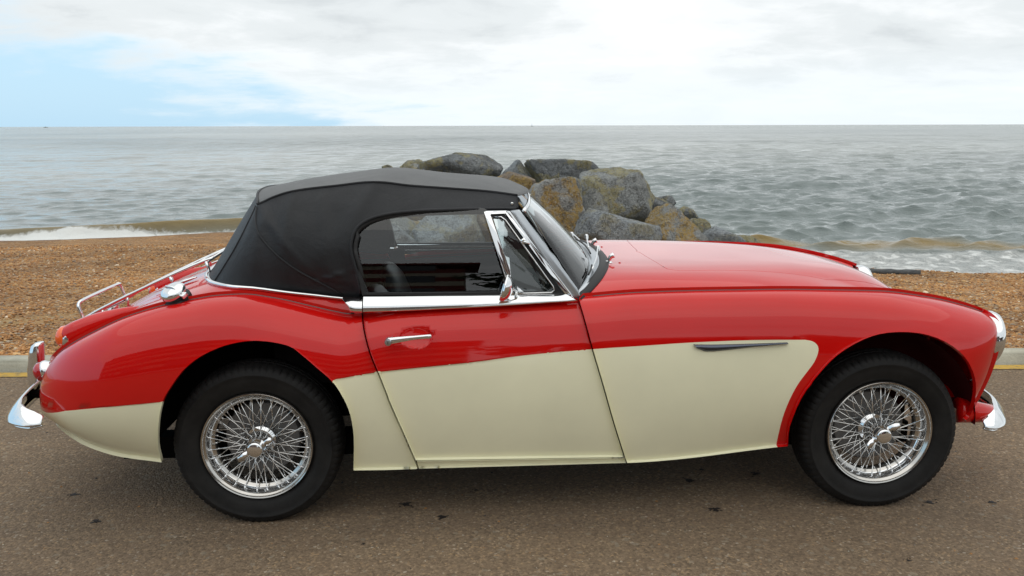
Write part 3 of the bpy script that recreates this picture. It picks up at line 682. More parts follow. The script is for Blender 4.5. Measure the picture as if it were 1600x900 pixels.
# base mass of hidden stones so that no gap shows daylight under the heap
LOW = ['behind the rear of the cabin', 'behind the middle of the door window', 'behind the front of the door window', 'behind the windscreen', 'behind the base of the windscreen', 'behind the back of the bonnet', 'behind the middle of the bonnet', 'back row, behind the roof', 'back row, behind the windscreen', 'back row, behind the bonnet']
for k, (u, v, d_) in enumerate([(600,420,15.5),(690,420,16),(780,415,16),(870,410,16.2),(960,405,16.4),(1050,410,16.2),(1130,415,15.6),(740,380,18.5),(880,375,18.8),(1000,385,18.6)]):
    boulder((u-62, v-45, u+62, v+40), d_, M['rock_dark'], 'dark boulder low in the groyne, '+LOW[k], 80+k*3, 1.2, 12)
# ---- weathered timber on the sand, on the right
def wood(t, b, m):
    v = objco(t); n = t.noise(t.mapping(v, (2, 30, 30)), 1.0, 6, .7, .5)
    t.l(t.ramp(n, [(.3, (.05,.052,.055)), (.7, (.15,.155,.155))]), b.inputs['Base Color']); bump(t, b, n, .6, .02)
M['wood'] = mat('weathered_timber', (.1,.1,.1), .85, fn=wood)
w0_ = atz(1375, 457, -.62); w1_ = atz(1437, 456, -.66)
w0_ = aty(1352, 458, 8.6); w1_ = aty(1436, 455, 8.2)
zz0 = float(beach_z(np.array([w0_[0]]), np.array([w0_[1]]))[0]); zz1 = float(beach_z(np.array([w1_[0]]), np.array([w1_[1]]))[0])
pth = [np.array(w0_)*(1-k)+np.array(w1_)*k for k in np.linspace(0, 1, 12)]
lg = tube('timber_post', [(p[0], p[1], max(p[2], 0) if False else zz0*(1-i/11)+zz1*i/11+.035) for i, p in enumerate(pth)], .045, M['wood'], None, 10, radii=[.045+.006*sin(i*1.7) for i in range(12)], label='weathered grey timber lying on the shingle beyond the front wing', cat='timber')
# ---- tiny sail and buoys on the horizon
def ship(u, v, h, w_, name, label, cat):
    p = atz(u, 214, SEA); d = np.array([p[0]-CAMP[0], p[1]-CAMP[1]]); d /= np.hypot(*d); D = 2400.0
    q = ray(u, v); az = atan2(q[0], q[1]); x, y = CAMP[0]+D*sin(az), CAMP[1]+D*cos(az); s_ = D/FOC
    V = []; F = []
    hull = [(-w_/2*s_, 0), (w_/2*s_, 0), (w_/2*s_*1.1, 1.2*s_*.6), (-w_/2*s_*1.1, 1.2*s_*.6)]
    bm = bmesh.new()
    for z0, z1, ww in ((0, .7*s_, w_), (.7*s_, 1.2*s_, w_*.45), (1.2*s_, h*s_, .35)):
        bmesh.ops.create_cube(bm, size=1, matrix=Matrix.Translation((0, 0, (z0+z1)/2)) @ Matrix.Diagonal((ww*s_, ww*s_*.3+1, z1-z0, 1)))
    bm_obj(name, bm, M['rock_grey'], None, False, label=label, cat=cat).location = (x, y, SEA)
ship(831, 193, 4.0, 3.0, 'sailing_boat', 'tiny boat with a mast on the horizon near the middle', 'boat')
ship(71, 196, 1.6, 5.0, 'ship', 'tiny grey ship on the horizon at the far left', 'ship')
# ---- marks and crumbs on the asphalt
M['stain'] = mat('dark_dropping_stain', (.018,.014,.013), .6, spec=.3)
M['palestain'] = mat('pale_smear', (.19,.17,.13), .8)
def blot(u, v, rx, ry, m, seed, h=.0022):
    c = atz(u, v, 0); r = random.Random(seed); n = 26; V = [(c[0], c[1], h)]; V2 = []
    ph = [r.uniform(0, 6.3) for _ in range(5)]
    for k in range(n):
        a = 2*pi*k/n; q = 1+.28*sin(3*a+ph[0])+.22*sin(5*a+ph[1])+.18*sin(8*a+ph[2])+r.uniform(-.16, .16)
        V.append((c[0]+rx*q*cos(a), c[1]+ry*q*sin(a), .0012))
    V[0] = (c[0], c[1], h+.001)
    mesh_obj('stain', V, [(0, 1+k, 1+(k+1) % n) for k in range(n)], m, road, True)
for i, (u, v, rx) in enumerate([(634,788,.022),(691,808,.022),(1117,796,.022),(1077,751,.022),(1180,740,.020),(1550,785,.016),(1452,785,.018),(150,815,.020),(116,773,.018),(1096,734,.012),(568,850,.008),(1420,876,.009),(744,766,.010)]):
    blot(u, v, rx*.8, rx*.75, M['stain'], i); 
    for k in range(3): q = random.Random(i*9+k); blot(u+q.uniform(-12, 12), v+q.uniform(-5, 5), rx*.22, rx*.2, M['stain'], i*31+k)
# grit
def grit():
    n = 2600; X = rng.uniform(-3, 4.6, n); Y = rng.uniform(-2.6, 1.2, n); V = []; F = []; MI = []
    for i in range(n):
        s_ = rng.uniform(.0016, .0034) if rng.random() < .93 else rng.uniform(.004, .007); b = len(V); a = rng.uniform(0, 6.28)
        for k in range(4): V.append((X[i]+s_*1.3*cos(a+k*pi/2)*rng.uniform(.6, 1.2), Y[i]+s_*sin(a+k*pi/2)*rng.uniform(.6, 1.2), .0005))
        V.append((X[i], Y[i], s_*.9)); F += [(b, b+1, b+4), (b+1, b+2, b+4), (b+2, b+3, b+4), (b+3, b, b+4)]; t_ = int(rng.integers(0, 4)); MI += [t_]*4
    ms = [mat('grit_pale', (.42,.38,.30), .7), mat('grit_dark', (.05,.045,.04), .7), mat('grit_ginger', (.34,.17,.06), .7), mat('grit_grey', (.22,.21,.19), .7)]
    mesh_obj('grit', V, F, ms, None, False, mi=MI, label='fine loose grit scattered over the asphalt', kind='stuff')
grit()
# ---- the other side of the road, seen only as reflections in glass, chrome and paint
M['brick'] = mat('red_brick_band', (.13,.022,.018), .8); M['render'] = mat('cream_render', (.34,.30,.23), .8); M['slate'] = mat('slate', (.06,.06,.065), .7)
M['pane'] = mat('dark_window_pane', (.02,.025,.03), .08, spec=.8); M['hedge'] = mat('dark_leaves', (.035,.05,.02), .9)
M['paving'] = mat('grey_paving', (.22,.21,.19), .85)
pv = grid_mesh('pavement', *[q for q in (lambda a, o: (KA[0]+KD[0]*a+KN[0]*o, KA[1]+KD[1]*a+KN[1]*o, 0*a+.11))(*np.meshgrid(np.array([-300., 300.]), np.array([-60., -14.]), indexing='ij'))], M['paving'], kind='structure', label='grey paving on the far side of the road')
if pv.data.polygons[0].normal.z < 0: pv.data.flip_normals()
bld = bpy.data.objects.new('seafront_building', None); link(bld, None, 'red and cream banded seafront building reflected in the door window', 'building')
def bbox(name, x0, x1, y0, y1, z0, z1, m, parent): return box_(name, x0, x1, y0, y1, z0, z1, m, parent)
def box_(name, x0, x1, y0, y1, z0, z1, m, parent, **kw):
    V = [(x, y, z) for z in (z0, z1) for y in (y0, y1) for x in (x0, x1)]
    return mesh_obj(name, V, [(0,2,3,1),(4,5,7,6),(0,1,5,4),(2,6,7,3),(0,4,6,2),(1,3,7,5)], m, parent, False, **kw)
BX0, BX1, BY0, BY1 = -24.0, .6, -32.0, -23.0
for k in range(8):
    z0 = .11+k*.95; box_('wall_band', BX0, BX1-(.9 if k >= 7 else 0), BY0, BY1-(.004 if k % 2 else 0), z0, z0+.55 if False else z0+.95, M['render'] if k % 2 else M['brick'], bld)
box_('parapet', BX0, BX1+.5, BY0-.1, BY1+.5, 7.71, 8.05, M['brick'], bld); box_('roof', BX0+3, -5, BY0, BY1-1, 8.05, 9.2, M['brick'], bld)
for i in range(8):
    for k in range(3): box_('window', BX0+1.2+i*3, BX0+2.7+i*3, BY1-.05, BY1+.03, 1.0+k*2.7, 2.5+k*2.7, M['pane'], bld)
for x0, x1, h, m_, lab in ((4.5, 13, 5.2, 'brick', 'low red house reflected to the right of the banded building'), (14.5, 27, 5.8, 'render', 'low cream house reflected furthest to the right')):
    hs_ = bpy.data.objects.new('house', None); link(hs_, None, lab, 'house')
    box_('wall', x0, x1, -34, -27, .11, h, M[m_], hs_)
    mesh_obj('roof', [(x0-.3,-34.3,h),(x1+.3,-34.3,h),(x1+.3,-26.7,h),(x0-.3,-26.7,h),(x0+1,-30.5,h+2),(x1-1,-30.5,h+2)], [(0,1,5,4),(2,3,4,5),(1,2,5),(3,0,4),(3,2,1,0)], M['slate'], hs_, False)
    for i in range(3): box_('window', x0+1+i*2.6, x0+2.2+i*2.6, -27.05, -26.96, 1.0, 2.4, M['pane'], hs_)
def tree(x, y, h, seed, label):
    r = random.Random(seed); root = bpy.data.objects.new('tree', None); link(root, None, label, 'tree', 'trees across the road')
    tube('trunk', [(x, y, .1), (x+.1, y, h*.3), (x-.1, y+.1, h*.6)], .2, M['wood'], root, 8, radii=[.25,.18,.1])
    V = []; F = []
    for c in range(14):
        cx, cy, cz = x+r.gauss(0, h*.16), y+r.gauss(0, h*.14), h*.66+r.gauss(0, h*.13)
        for k in range(70):
            d = Vector((r.gauss(0,1), r.gauss(0,1), r.gauss(0,1))).normalized()*r.uniform(.5, 1)*h*.15; s_ = r.uniform(.12, .28); a = Vector((r.gauss(0,1), r.gauss(0,1), r.gauss(0,1))).normalized()*s_; b = a.orthogonal().normalized()*s_
            p = Vector((cx, cy, cz))+d; i0 = len(V); V += [p-a, p+b, p+a, p-b]; F.append((i0, i0+1, i0+2, i0+3))
    mesh_obj('crown', V, F, M['hedge'], root, False)
tree(3.0, -24.5, 6.6, 1, 'leafy tree reflected next to the banded building'); tree(13.8, -25, 6.8, 2, 'leafy tree reflected between the two low houses'); tree(28, -25, 7.5, 3, 'tall leafy tree reflected at the end of the row')
# ================================================================== THE CAR  (x forwards, rear axle at x = 0, near side y < 0)
car = bpy.data.objects.new('classic_roadster', None)
link(car, None, 'classic red and cream roadster with its black soft top up, parked by the kerb', 'car')
def A3(f): return lambda x: f(np.asarray(x, float))
bead_px = [(546,490,.605),(520,486,.605),(493,480,.605),(429,466,.605),(380,460,.605),(340,462,.605),(300,468,.60),(260,476,.60),(200,494,.60),(152,516,.585),(104,543,.56),(76,569,.53),(62,592,.50)]
_b = np.array([aty(u, v, -y) for u, v, y in bead_px])
_f = np.array([aty(u, v, -y) for u, v, y in [(910,464,.62),(1000,457,.62),(1100,454,.62),(1200,452.5,.62),(1300,453,.61),(1375,455,.60),(1440,463,.585),(1500,476,.565),(1545,492,.55)]])
_xs = list(_b[::-1, 0])+[.52,.72,.95]+list(_f[:, 0])+[2.85, 2.90]
_zs = list(_b[::-1, 2])+[.792,.805,.815]+list(_f[:, 2])+[.700,.655]
zb = A3(pchip([-.90]+_xs, [.44]+_zs))
yb = A3(pchip([-.9,-.6,-.3,.3,.5,1.2,1.9,2.2,2.5,2.7,2.85], [.60,.60,.60,.605,.635,.62,.62,.61,.575,.55,.55]))
ym = A3(pchip([-.9,-.5,-.2,0,.3,.7,1.3,1.9,2.3,2.5,2.65,2.75,2.85,2.92], [.72,.755,.765,.768,.765,.760,.760,.765,.768,.755,.722,.69,.655,.62]))
zm = A3(pchip([-.9,-.4,0,.5,1.5,2.2,2.5,2.7,2.8,2.9], [.42,.51,.54,.50,.50,.54,.56,.60,.63,.63]))
yl = A3(pchip([-.9,-.5,-.3,.35,1.3,1.9,2.3,2.6,2.8,2.9], [.60,.64,.67,.715,.715,.705,.70,.665,.60,.56]))
zbot = A3(pchip([-.90,-.83,-.78,-.72,-.64,-.5,-.3,0,.35,1.35,1.95,2.4,2.7,2.9], [.36,.355,.345,.32,.288,.255,.235,.21,.205,.205,.25,.28,.30,.34]))
XR, XF = -.45, 2.60
xEr = A3(pchip([-1,-.5,0,.5,1], [-.80,-.835,-.848,-.845,-.80]))
xEf = A3(pchip([-1,-.5,0,.35,.6,.8,1], [2.795,2.812,2.803,2.782,2.755,2.73,2.70]))
CREAM = [(72,645),(160,637),(254,628),(400,610),(525,592.5),(592,581.5),(733,567),(820,555.5),(924,546),(1000,541),(1080,535.5),(1180,531.5),(1262,531)]
_c = np.array([aty(u, v, -.765) for u, v in CREAM]); creamz = A3(pchip(_c[:, 0], _c[:, 2]))
HANDLE = aty(649, 530, -.755)
def side(t, s, recess=False, crease=True):
    t = np.asarray(t, float); s = np.asarray(s, float)
    tr = np.clip((XR-t)/.38, 0, pi/2); tf = np.clip((t-XF)/.27, 0, pi/2)
    x = np.where(t < XR, XR-(XR-xEr(s))*np.sin(tr), np.where(t > XF, XF+(xEf(s)-XF)*np.sin(tf), t))
    B, Z, Ym, Zm, Yl, Zl = yb(x), zb(x), ym(x), zm(x), yl(x), zbot(x)
    Zm = np.minimum(Zm, Z-.02); Zl = np.minimum(Zl, Zm-.01)
    ph = np.clip(-s, 0, 1)*pi/2
    yu = B+(Ym-B)*np.cos(ph)**.82; zu = Zm+(Z-Zm)*np.sin(ph)**.93
    sl = np.clip(s, 0, 1.3)
    y = np.where(s < 0, yu, Ym-(Ym-Yl)*sl**2.1); z = np.where(s < 0, zu, Zm-(Zm-Zl)*sl)
    fr = np.cos(tr); yc = .47
    y = np.where(t < XR, yc+(y-yc)*fr**.9, y)
    z = np.where(t < XR, z+(np.minimum(.50, Z-.02)-z)*0*(1-fr), z)
    ff = np.where(s > .1, 1-.0*s, 1.0)*(1-.42*np.clip(tf/(pi/2), 0, 1)**3)
    y = np.where(t > XF, .50+(y-.50)*ff, y)
    if crease:
        d = creamz(x)-z; k = np.clip(d/.005, 0, 1); k = k*k*(3-2*k)
        fx = np.clip((1.98-x)/.22, 0, 1)
        y = y-.0028*k*fx*np.clip((.18-d)/.18, 0, 1)
    if recess:
        dx = (x-HANDLE[0])/.058; dz = (z-HANDLE[2])/.038; r2 = dx*dx+dz*dz
        q = np.clip(1-r2, 0, 1); y = y-.016*np.sqrt(q)*np.clip(q*6, 0, 1)
    return np.stack([x, -y, z], -1)
def inv(S, u, v, p0, lo=(-9, -9), hi=(9, 9)):
    p = np.array(p0, float); tgt = np.array([u, v])
    for _ in range(40):
        b = proj(S(p[0], p[1])); r = b-tgt
        if np.hypot(*r) < .05: break
        e = 1e-4; J = np.stack([(proj(S(p[0]+e, p[1]))-b)/e, (proj(S(p[0], p[1]+e))-b)/e], -1)
        try: d = np.linalg.solve(J+np.eye(2)*1e-6, r)
        except np.linalg.LinAlgError: break
        m = max(abs(d)); d = d*min(1, .15/m if m > 0 else 1); p = np.clip(p-d, lo, hi)
    return p
def sp(u, v, **k):
    """photo pixel -> (t, s) on the side of the body"""
    w = aty(u, v, -.76); x = w[0]; t0 = min(max(x, -.9), 2.85)
    zmv = float(zm(x)); s0 = (zmv-w[2])/(zmv-float(zbot(x))) if w[2] < zmv else -.6*(w[2]-zmv)/(float(zb(x))-zmv)
    return inv(lambda a, b: side(a, b, crease=False), u, v, (t0, s0), (-1.04, -1), (3.0, 1.25))
def SP(pts): return [sp(u, v) for u, v in pts]
SC = .33                                   # s is stretched to about metres so that the panel grid is even
def Sside(p, q): return side(p, np.asarray(q)/SC)
def Sdoor(p, q): return side(p, np.asarray(q)/SC, recess=True)
def sc(L): return [(a, b*SC) for a, b in L]
def smoothpx(pts, n=4): return [tuple(p) for p in catmull(pts, n)]
cream_line = sc(SP(smoothpx(CREAM, 3)))
def cream_below(cen):
    xs = [p[0] for p in cream_line]; ys = [p[1] for p in cream_line]
    return (cen[:, 1] > np.interp(cen[:, 0], xs, ys)).astype(int)
REDCREAM = [M['red'], M['cream'], M['dark']]
# ---- rear wing
archR = smoothpx([(255,717.5),(249,690),(250,656),(255,630),(264,611),(288,578),(318,555),(358,538.5),(402,532.5),(450,540),(473,555),(497,575),(520,595),(537,620),(548,646),(553.5,680),(553,731)], 3)
gapR = smoothpx([(567,487),(570,517),(579,552),(592,584),(613,636),(633,680),(649,717),(654,728)], 3)
TMIN = XR-.38*pi/2+.004
tail = [(TMIN, s*SC) for s in np.linspace(-1, .97, 26)]
rb = [(t, -SC*.999) for t in np.linspace(.392, TMIN, 60)]
ol = rb[:-1]+tail+[(t, s_*SC) for t, s_ in zip(np.linspace(TMIN, sp(255, 717)[0]-.04, 24), np.linspace(.97, sp(255, 717)[1], 24)**1)][1:]+sc(SP(archR))+sc(SP([(600,730.5),(650,729)]))+sc(SP([(a-1.3, b) for a, b in gapR[::-1]]))
cl = [p for p in cream_line if p[0] < .62]
cl = [(TMIN-.02, cl[0][1])]+cl
def trimline(cl, ol):
    r = resample(cl, .01, False); k = inside(r, ol) & (segdist(r, ol) > .006); return [p for p, q in zip(r, k) if q]
def crease_lines(cl, ol):
    out = []
    for d in (-.004, 0, .006, .016):
        q = trimline([(a, b+d) for a, b in cl], ol)
        if len(q) > 2: out.append(q)
    return out
EX = None
rear_wing = panel('rear_wing', Sside, ol, REDCREAM, car, .022, .009, lines=[], mfun=cream_below, thick=.014, extra=[p for L in crease_lines(cl, ol) for p in L])
# ---- door
gapF = smoothpx([(903,471),(912,500),(925,546),(940,596),(957,655),(975,712)], 3)
dtop = [(568.5,489.5),(620,487),(700,483),(800,477),(902,470.5)]
doorb = [(650,715.5),(974,710.5)]
ol = sc(SP(smoothpx(dtop, 3)))+sc(SP([(a-1.0, b) for a, b in gapF]))+sc(SP(doorb[::-1]))+sc(SP([(a+1.2, b) for a, b in gapR[::-1] if b < 712]))
hx = sp(649, 530)
ring = [(hx[0]+.058*r*cos(a), hx[1]*SC-.038*r*sin(a)*.95) for r in (.2,.4,.6,.75,.86,.93,.98,1.0,1.04) for a in np.linspace(0, 2*pi, 44, False)]
door = panel('door', Sdoor, ol, REDCREAM, car, .022, .009, mfun=cream_below, thick=.014, extra=[p for L in crease_lines(cream_line, ol) for p in L]+ring)
door['label'] = 'door in red above and cream below, with a dished recess behind the handle'
# ---- sill below the door
ol = sc(SP([(651.5,717.5),(974.5,712.5),(977,719.5),(655,728.5)]))
sill = panel('sill', lambda p, q: side(p, np.asarray(q)/SC, crease=False)+np.array([0,-.003,0]), ol, M['cream'], car, .02, .01, thick=.012)
# ---- front wing
archF = smoothpx([(1229,693),(1232,663),(1250,620),(1277,583),(1307,553),(1347,530),(1385,520),(1433,521),(1473,534),(1503,557),(1518,587),(1519,617),(1512,643),(1503,657)], 3)
inset = smoothpx([(1213,694.5),(1216,680),(1223,652),(1234,624),(1247,600),(1262,580),(1272,566),(1278,552),(1278,541),(1270,533.5),(1258,531)], 3)
TMAXF = XF+.27*pi/2*.80
lampR = .095
headl = SP([(1503,657),(1512,652),(1518,640)])
ftop = [(t, -SC*.999) for t in np.linspace(1.205, TMAXF, 50)]
fend = [(TMAXF, s*SC) for s in np.linspace(-1, .70, 22)]
fw_low = sp(1503, 657)
ol = ftop[:-1]+fend+sc(SP([(1516,641),(1510,650)]))+sc(SP(archF[::-1]))+sc(SP([(1213,694.5),(1100,709),(979,719.5)]))+sc(SP([(a+1.2, b) for a, b in gapF[::-1]]))
inset_st = sc(SP(inset)); cl_f = [p for p in cream_line if p[0] > 1.0 and p[0] < inset_st[-1][0]-.004]
creampoly = [(1.0, cl_f[0][1])]+cl_f+inset_st[::-1]+[(inset_st[0][0], 1.4*SC), (1.0, 1.4*SC)]
border = trimline(cl_f+inset_st[::-1], ol)
front_wing = panel('front_wing', Sside, ol, REDCREAM, car, .022, .009, lines=[border], mfun=lambda c: inside(c, creampoly).astype(int), thick=.014, extra=[p for L in crease_lines(cl_f, ol) for p in L if segdist(np.array([p]), np.array(border), False)[0] > .003 and p[0] < 2.02])
# ---- upper body
cz = A3(pchip([-.86,-.80,-.72,-.61,-.5,-.34,-.1,.3,1.2,1.33,1.6,1.83,2.12,2.30,2.42,2.52,2.60,2.66,2.74], [.53,.610,.667,.737,.790,.850,.93,1.06,.902,.903,.902,.899,.889,.872,.850,.815,.771,.726,.64]))
val = A3(pchip([-.9,-.4,0,1.2,1.7,2.1,2.4,2.6,2.75], [.0,.012,0,0,.004,.03,.07,.10,.12]))
bw = A3(pchip([-.9,0,1.3,1.7,2.1,2.4,2.6,2.75], [1,1,1.0,.97,.90,.78,.66,.60]))
def yb_eff(x):
    x = np.asarray(x, float); q = np.clip((XR-x)/(XR-xEr(-1.0)), 0, .9999); fr = np.sqrt(1-q*q)
    B = yb(x); r = np.where(x < XR, .47+(B-.47)*fr**.9, B)
    return r
def top(x, w, crown=True):
    """w = y / edge half-width, -1 .. 1"""
    x = np.asarray(x, float); w = np.asarray(w, float); a = np.abs(w); Y = yb_eff(x)
    V = np.clip((1-a)/.34, 0, 1); V = V*V*(3-2*V)
    Bq = (1-np.clip(a/bw(x), 0, 1)**np.interp(x, [.5, 1.2, 1.45, 2.1, 2.6], [2.4, 4.0, 6.5, 5.0, 3.0]))**np.interp(x, [.5, 1.2, 2.0, 2.4], [1.0, 1.0, 1.2, 1.25])
    z = zb(x)-val(x)*V+(cz(x)-zb(x)+val(x))*Bq
    # crease swage each side of the bonnet bulge
    return np.stack([x, w*Y, z-.0006], -1)
TS = .62
def Stop(p, q): return top(p, np.asarray(q)/TS)
def tpix(u, v, w0=-.6):
    x0 = aty(u, v, w0*.6)[0]
    return inv(lambda a, b: top(a, b), u, v, (x0, w0), (-.84, -1), (2.78, 1))
def TP(pts, w0=-.6): return [tpix(u, v, w0) for u, v in pts]
def ts(L): return [(a, b*TS) for a, b in L]
# rear deck (with the shut line of the boot lid cut as a real gap)
hb_near = [(.37,-.93),(.317,-.934),(.215,-.944),(.069,-.955),(-.086,-.92),(-.19,-.77),(-.255,-.52),(-.283,-.26),(-.29,0)]      # foot of the hood on the deck (x, w)
hb = [tuple(p) for p in catmull(hb_near, 4)]
hb_full = hb+[(a, -b) for a, b in hb[:-1][::-1]]
# rear deck and boot lid
deck_edge = [(t, -.999) for t in np.linspace(-.815, .385, 70)]
rear_end = [(-.815+.012*(1-w*w), w) for w in np.linspace(.999, -.999, 22)]
boot = [(-.735,.60),(-.735,-.60),(-.70,-.68),(-.42,-.66),(-.37,-.60),(-.352,-.4),(-.345,0),(-.352,.4),(-.37,.60),(-.42,.66),(-.70,.68)]
boot = [tuple(p) for p in catmull(boot, 4, True)]
def sclw(L, k): c = (-.54, 0); return [(c[0]+(a-c[0])*(1+k/.19), b*(1+k/.5)) for a, b in L]
side_fwd = [(.385, -.999)]+hb
ol = [(t, w) for t, w in deck_edge]+hb_full+[(t, -w) for t, w in deck_edge[::-1]]+rear_end[1:-1]
ol = ts([(a, b) for a, b in ol])
deck = panel('rear_deck', Stop, ol, [M['red'], M['dark']], car, .025, .012, holes=[ts(boot)], thick=.014)
boot_lid = panel('boot_lid', Stop, ts(sclw(boot, -.003)), [M['red']], car, .025, .012, thick=.012)
# ---- scuttle and bonnet
bon_px = [(978,381.5),(1000,395),(1013,403),(1037,417.5),(1050,421.5),(1067,423),(1110,422.5),(1167,423),(1233,427.5),(1290,437)]
bq = [tpix(u, v, w) for (u, v), w in zip(bon_px, [-.05,-.2,-.3,-.5,-.55,-.6,-.6,-.6,-.6,-.6])]
bq[0][1] = 0.0
bl = [tuple(p) for p in catmull(bq, 4)]
bl += [tuple(p) for p in catmull([bl[-1], (2.42,-.56), (2.52,-.48), (2.60,-.38)], 4)][1:]
fe = 2.615
bonnet_half = bl+[(fe+.012, -.36), (fe+.02, -.2), (fe+.024, 0)]
bonnet_ol = bonnet_half+[(a, -b) for a, b in bonnet_half[1:-1][::-1]]
sw = [(1.20,-.985),(1.235,-.93),(1.285,-.80),(1.325,-.6),(1.352,-.3),(1.360,0)]
sw = [tuple(p) for p in catmull(sw, 4)]
def fedge(w): return 2.665+.105*abs(w)**1.6
fr_ol = sw+[(a, -b) for a, b in sw[:-1][::-1]]+[(t, .999) for t in np.linspace(1.24, 2.76, 70)]+[(fedge(w), w) for w in np.linspace(.999, -.999, 41)]+[(t, -.999) for t in np.linspace(2.76, 1.24, 70)]
bc = (2.0, 0)
front_deck = panel('scuttle_and_shroud', Stop, ts(fr_ol), [M['red']], car, .022, .012, holes=[ts(bonnet_ol)], thick=.014)
def shrink(L, k):
    out = []; n = len(L)
    A = np.array(L); A2 = A*np.array([1, .6])
    for i in range(n):
        t = A2[(i+1) % n]-A2[i-1]; t /= np.hypot(*t); nn = np.array([-t[1], t[0]]); q = A2[i]+nn*k
        out.append((q[0], q[1]/.6))
    return out
b_in = shrink(bonnet_ol, .003)
if not inside(np.array([b_in[5]]), np.array(bonnet_ol))[0]: b_in = shrink(bonnet_ol, -.003)
bonnet = panel('bonnet', Stop, ts(b_in), [M['red']], car, .022, .012, thick=.012)
# ---- wing beading along both seams
def bead(name, xs, r):
    P = top(xs, np.full(len(xs), -1.0)); P[:, 2] += .0005
    return tube(name, P, r, M['red_bead'], car, 6)
bead('wing_beading', np.linspace(1.24, 2.78, 60), .0032)
bead('wing_beading', np.linspace(.36, -.80, 60), .0032)
# ---- nose and tail closures
def loft(name, rows, mats, parent, **kw):
    n = len(rows[0]); V = [p for r in rows for p in r]; F = []
    for i in range(len(rows)-1):
        for k in range(n-1): F.append((i*n+k, i*n+k+1, (i+1)*n+k+1, (i+1)*n+k))
    return mesh_obj(name, V, F, mats, parent, True, **kw)
rows = []
for s in np.linspace(-1, 1, 17):
    e = side(TMIN, s); row = []
    for w in np.linspace(-1, 1, 25):
        row.append((e[0]-.035*(1-abs(w)**4)*(1-.25*s*s)+.0, abs(e[1])*w, e[2]+(0.03*(1-w*w) if s < -.5 else 0)*(-s-.5)*2))
    rows.append(row)
rear_panel = loft('rear_panel', rows, [M['red'], M['cream']], car)
for p in rear_panel.data.polygons:
    if p.center.z < .47: p.material_index = 1
rows = []
for s in np.linspace(-1, .70, 21):
    e = side(TMAXF, s); row = []
    for w in np.linspace(-1, 1, 41):
        a = abs(w); zt = float(top(fedge(a), a)[2]); k = (s+1)/1.7
        zz = zt*(1-k)+(.375-.03*(1-a*a))*k; xx = float(fedge(a))+(.05*(1-a**2)+.030*(1-a**3))*sin(pi*min(1, k*1.15))**.8-.02*k
        j = max(0, (a-.72)/.28); j = j*j*(3-2*j)
        row.append((xx*(1-j)+e[0]*j, w*abs(e[1])*(1 if a > .5 else 1), zz*(1-j)+e[2]*j))
    rows.append(row)
nose = loft('nose_panel', rows, M['red'], car)
# grille: chrome surround with upright bars
gy = [(2.705,-.34,.56),(2.735,-.33,.62),(2.725,-.22,.672),(2.716,0,.700)]
gsur = []
for a in np.linspace(0, 2*pi, 48, False):
    y = .36*cos(a)*(1-.12*sin(a)); z = .575+.115*sin(a)*(1-.10*cos(a)**2); gsur.append((2.775-.10*(y/.36)**2-.10*max(0, z-.575)**1*2.6+.01, y, z))
gr = tube('grille_surround', gsur, .013, M['chrome'], car, 10, closed=True)
for y in np.linspace(-.31, .31, 33):
    h = .108*sqrt(max(0, 1-(y/.36)**2)); x0 = 2.765-.10*(y/.36)**2
    tube('grille_bar', [(x0, y, .575-h), (x0+.004, y, .575), (x0-.022, y, .575+h)], .0035, M['chrome'], gr, 6)
tc = [top(fedge(w)-.012, w)+np.array([0, 0, .002]) for w in np.linspace(-.42, .42, 21)]
sweep('bonnet_moulding', tc, [(-.004,-.012),(.020,-.024),(.024,-.010),(.014,.004),(-.004,.006)], M['chrome'], car)
# headlamps: chrome rim, bowl and lens
def headlamp(sy):
    c = Vector((2.806, -.545*sy, .631)); tilt = (0, radians(4), radians(-6)*sy)
    h = lathe('headlamp', [(.094, -.035), (.098, -.012), (.1035, .0), (.105, .012), (.101, .026), (.090, .034), (.083, .030), (.083, .02)], M['chrome'], car, 48, 'x', c, rot=tilt)
    lathe('lens', [(.084, .020), (.07, .026), (.045, .031), (.02, .033), (0, .034)], M['lampglass'], h, 40, 'x')
    return h
headlamp(1); headlamp(-1)
# sidelamps below the headlamps
for sy in (1, -1):
    s_ = lathe('sidelamp', [(.030, -.03), (.034, 0), (.030, .012), (.026, .012)], M['chrome'], car, 24, 'x', (2.750, -.53*sy, .455), rot=(0, radians(10), 0))
    lathe('lens', [(.027, .008), (.022, .026), (.010, .036), (0, .038)], M['orange'], s_, 20, 'x')
# ---- tail lamps
for sy in (1, -1):
    t_ = lathe('tail_lamp', [(.030, -.02), (.040, .0), (.040, .008), (.037, .014)], M['chrome'], car, 32, 'x', (-.818, -.50*sy, .545), rot=(0, radians(8), radians(180+14*sy)))
    lathe('lens', [(.0375, .010), (.036, .028), (.026, .040), (.013, .046), (0, .048)], M['redlens'], t_, 28, 'x')
    # teardrop housing with the amber indicator
    P = []
    path = [(-.735,.470,.668),(-.70,.470,.685),(-.64,.468,.712),(-.58,.466,.735),(-.52,.463,.757),(-.46,.46,.778)]
    rr = [.045,.046,.042,.034,.022,.004]
    path = [(a, -b*sy, c) for a, b, c in path]; pp = catmull(path, 5); r5 = np.interp(np.linspace(0, 5, len(pp)), range(6), rr)
    hd = tube('indicator_housing', pp, .04, M['red'], car, 24, radii=r5)
    am = lathe('indicator', [(.040, -.012), (.0465, -.006), (.0475, .006), (.044, .014)], M['chrome'], car, 32, 'x', (-.728, -.470*sy, .664), rot=(0, radians(-14), radians(180)))
    lathe('lens', [(.0435, .010), (.043, .028), (.036, .044), (.020, .053), (0, .055)], M['orange'], am, 28, 'x')

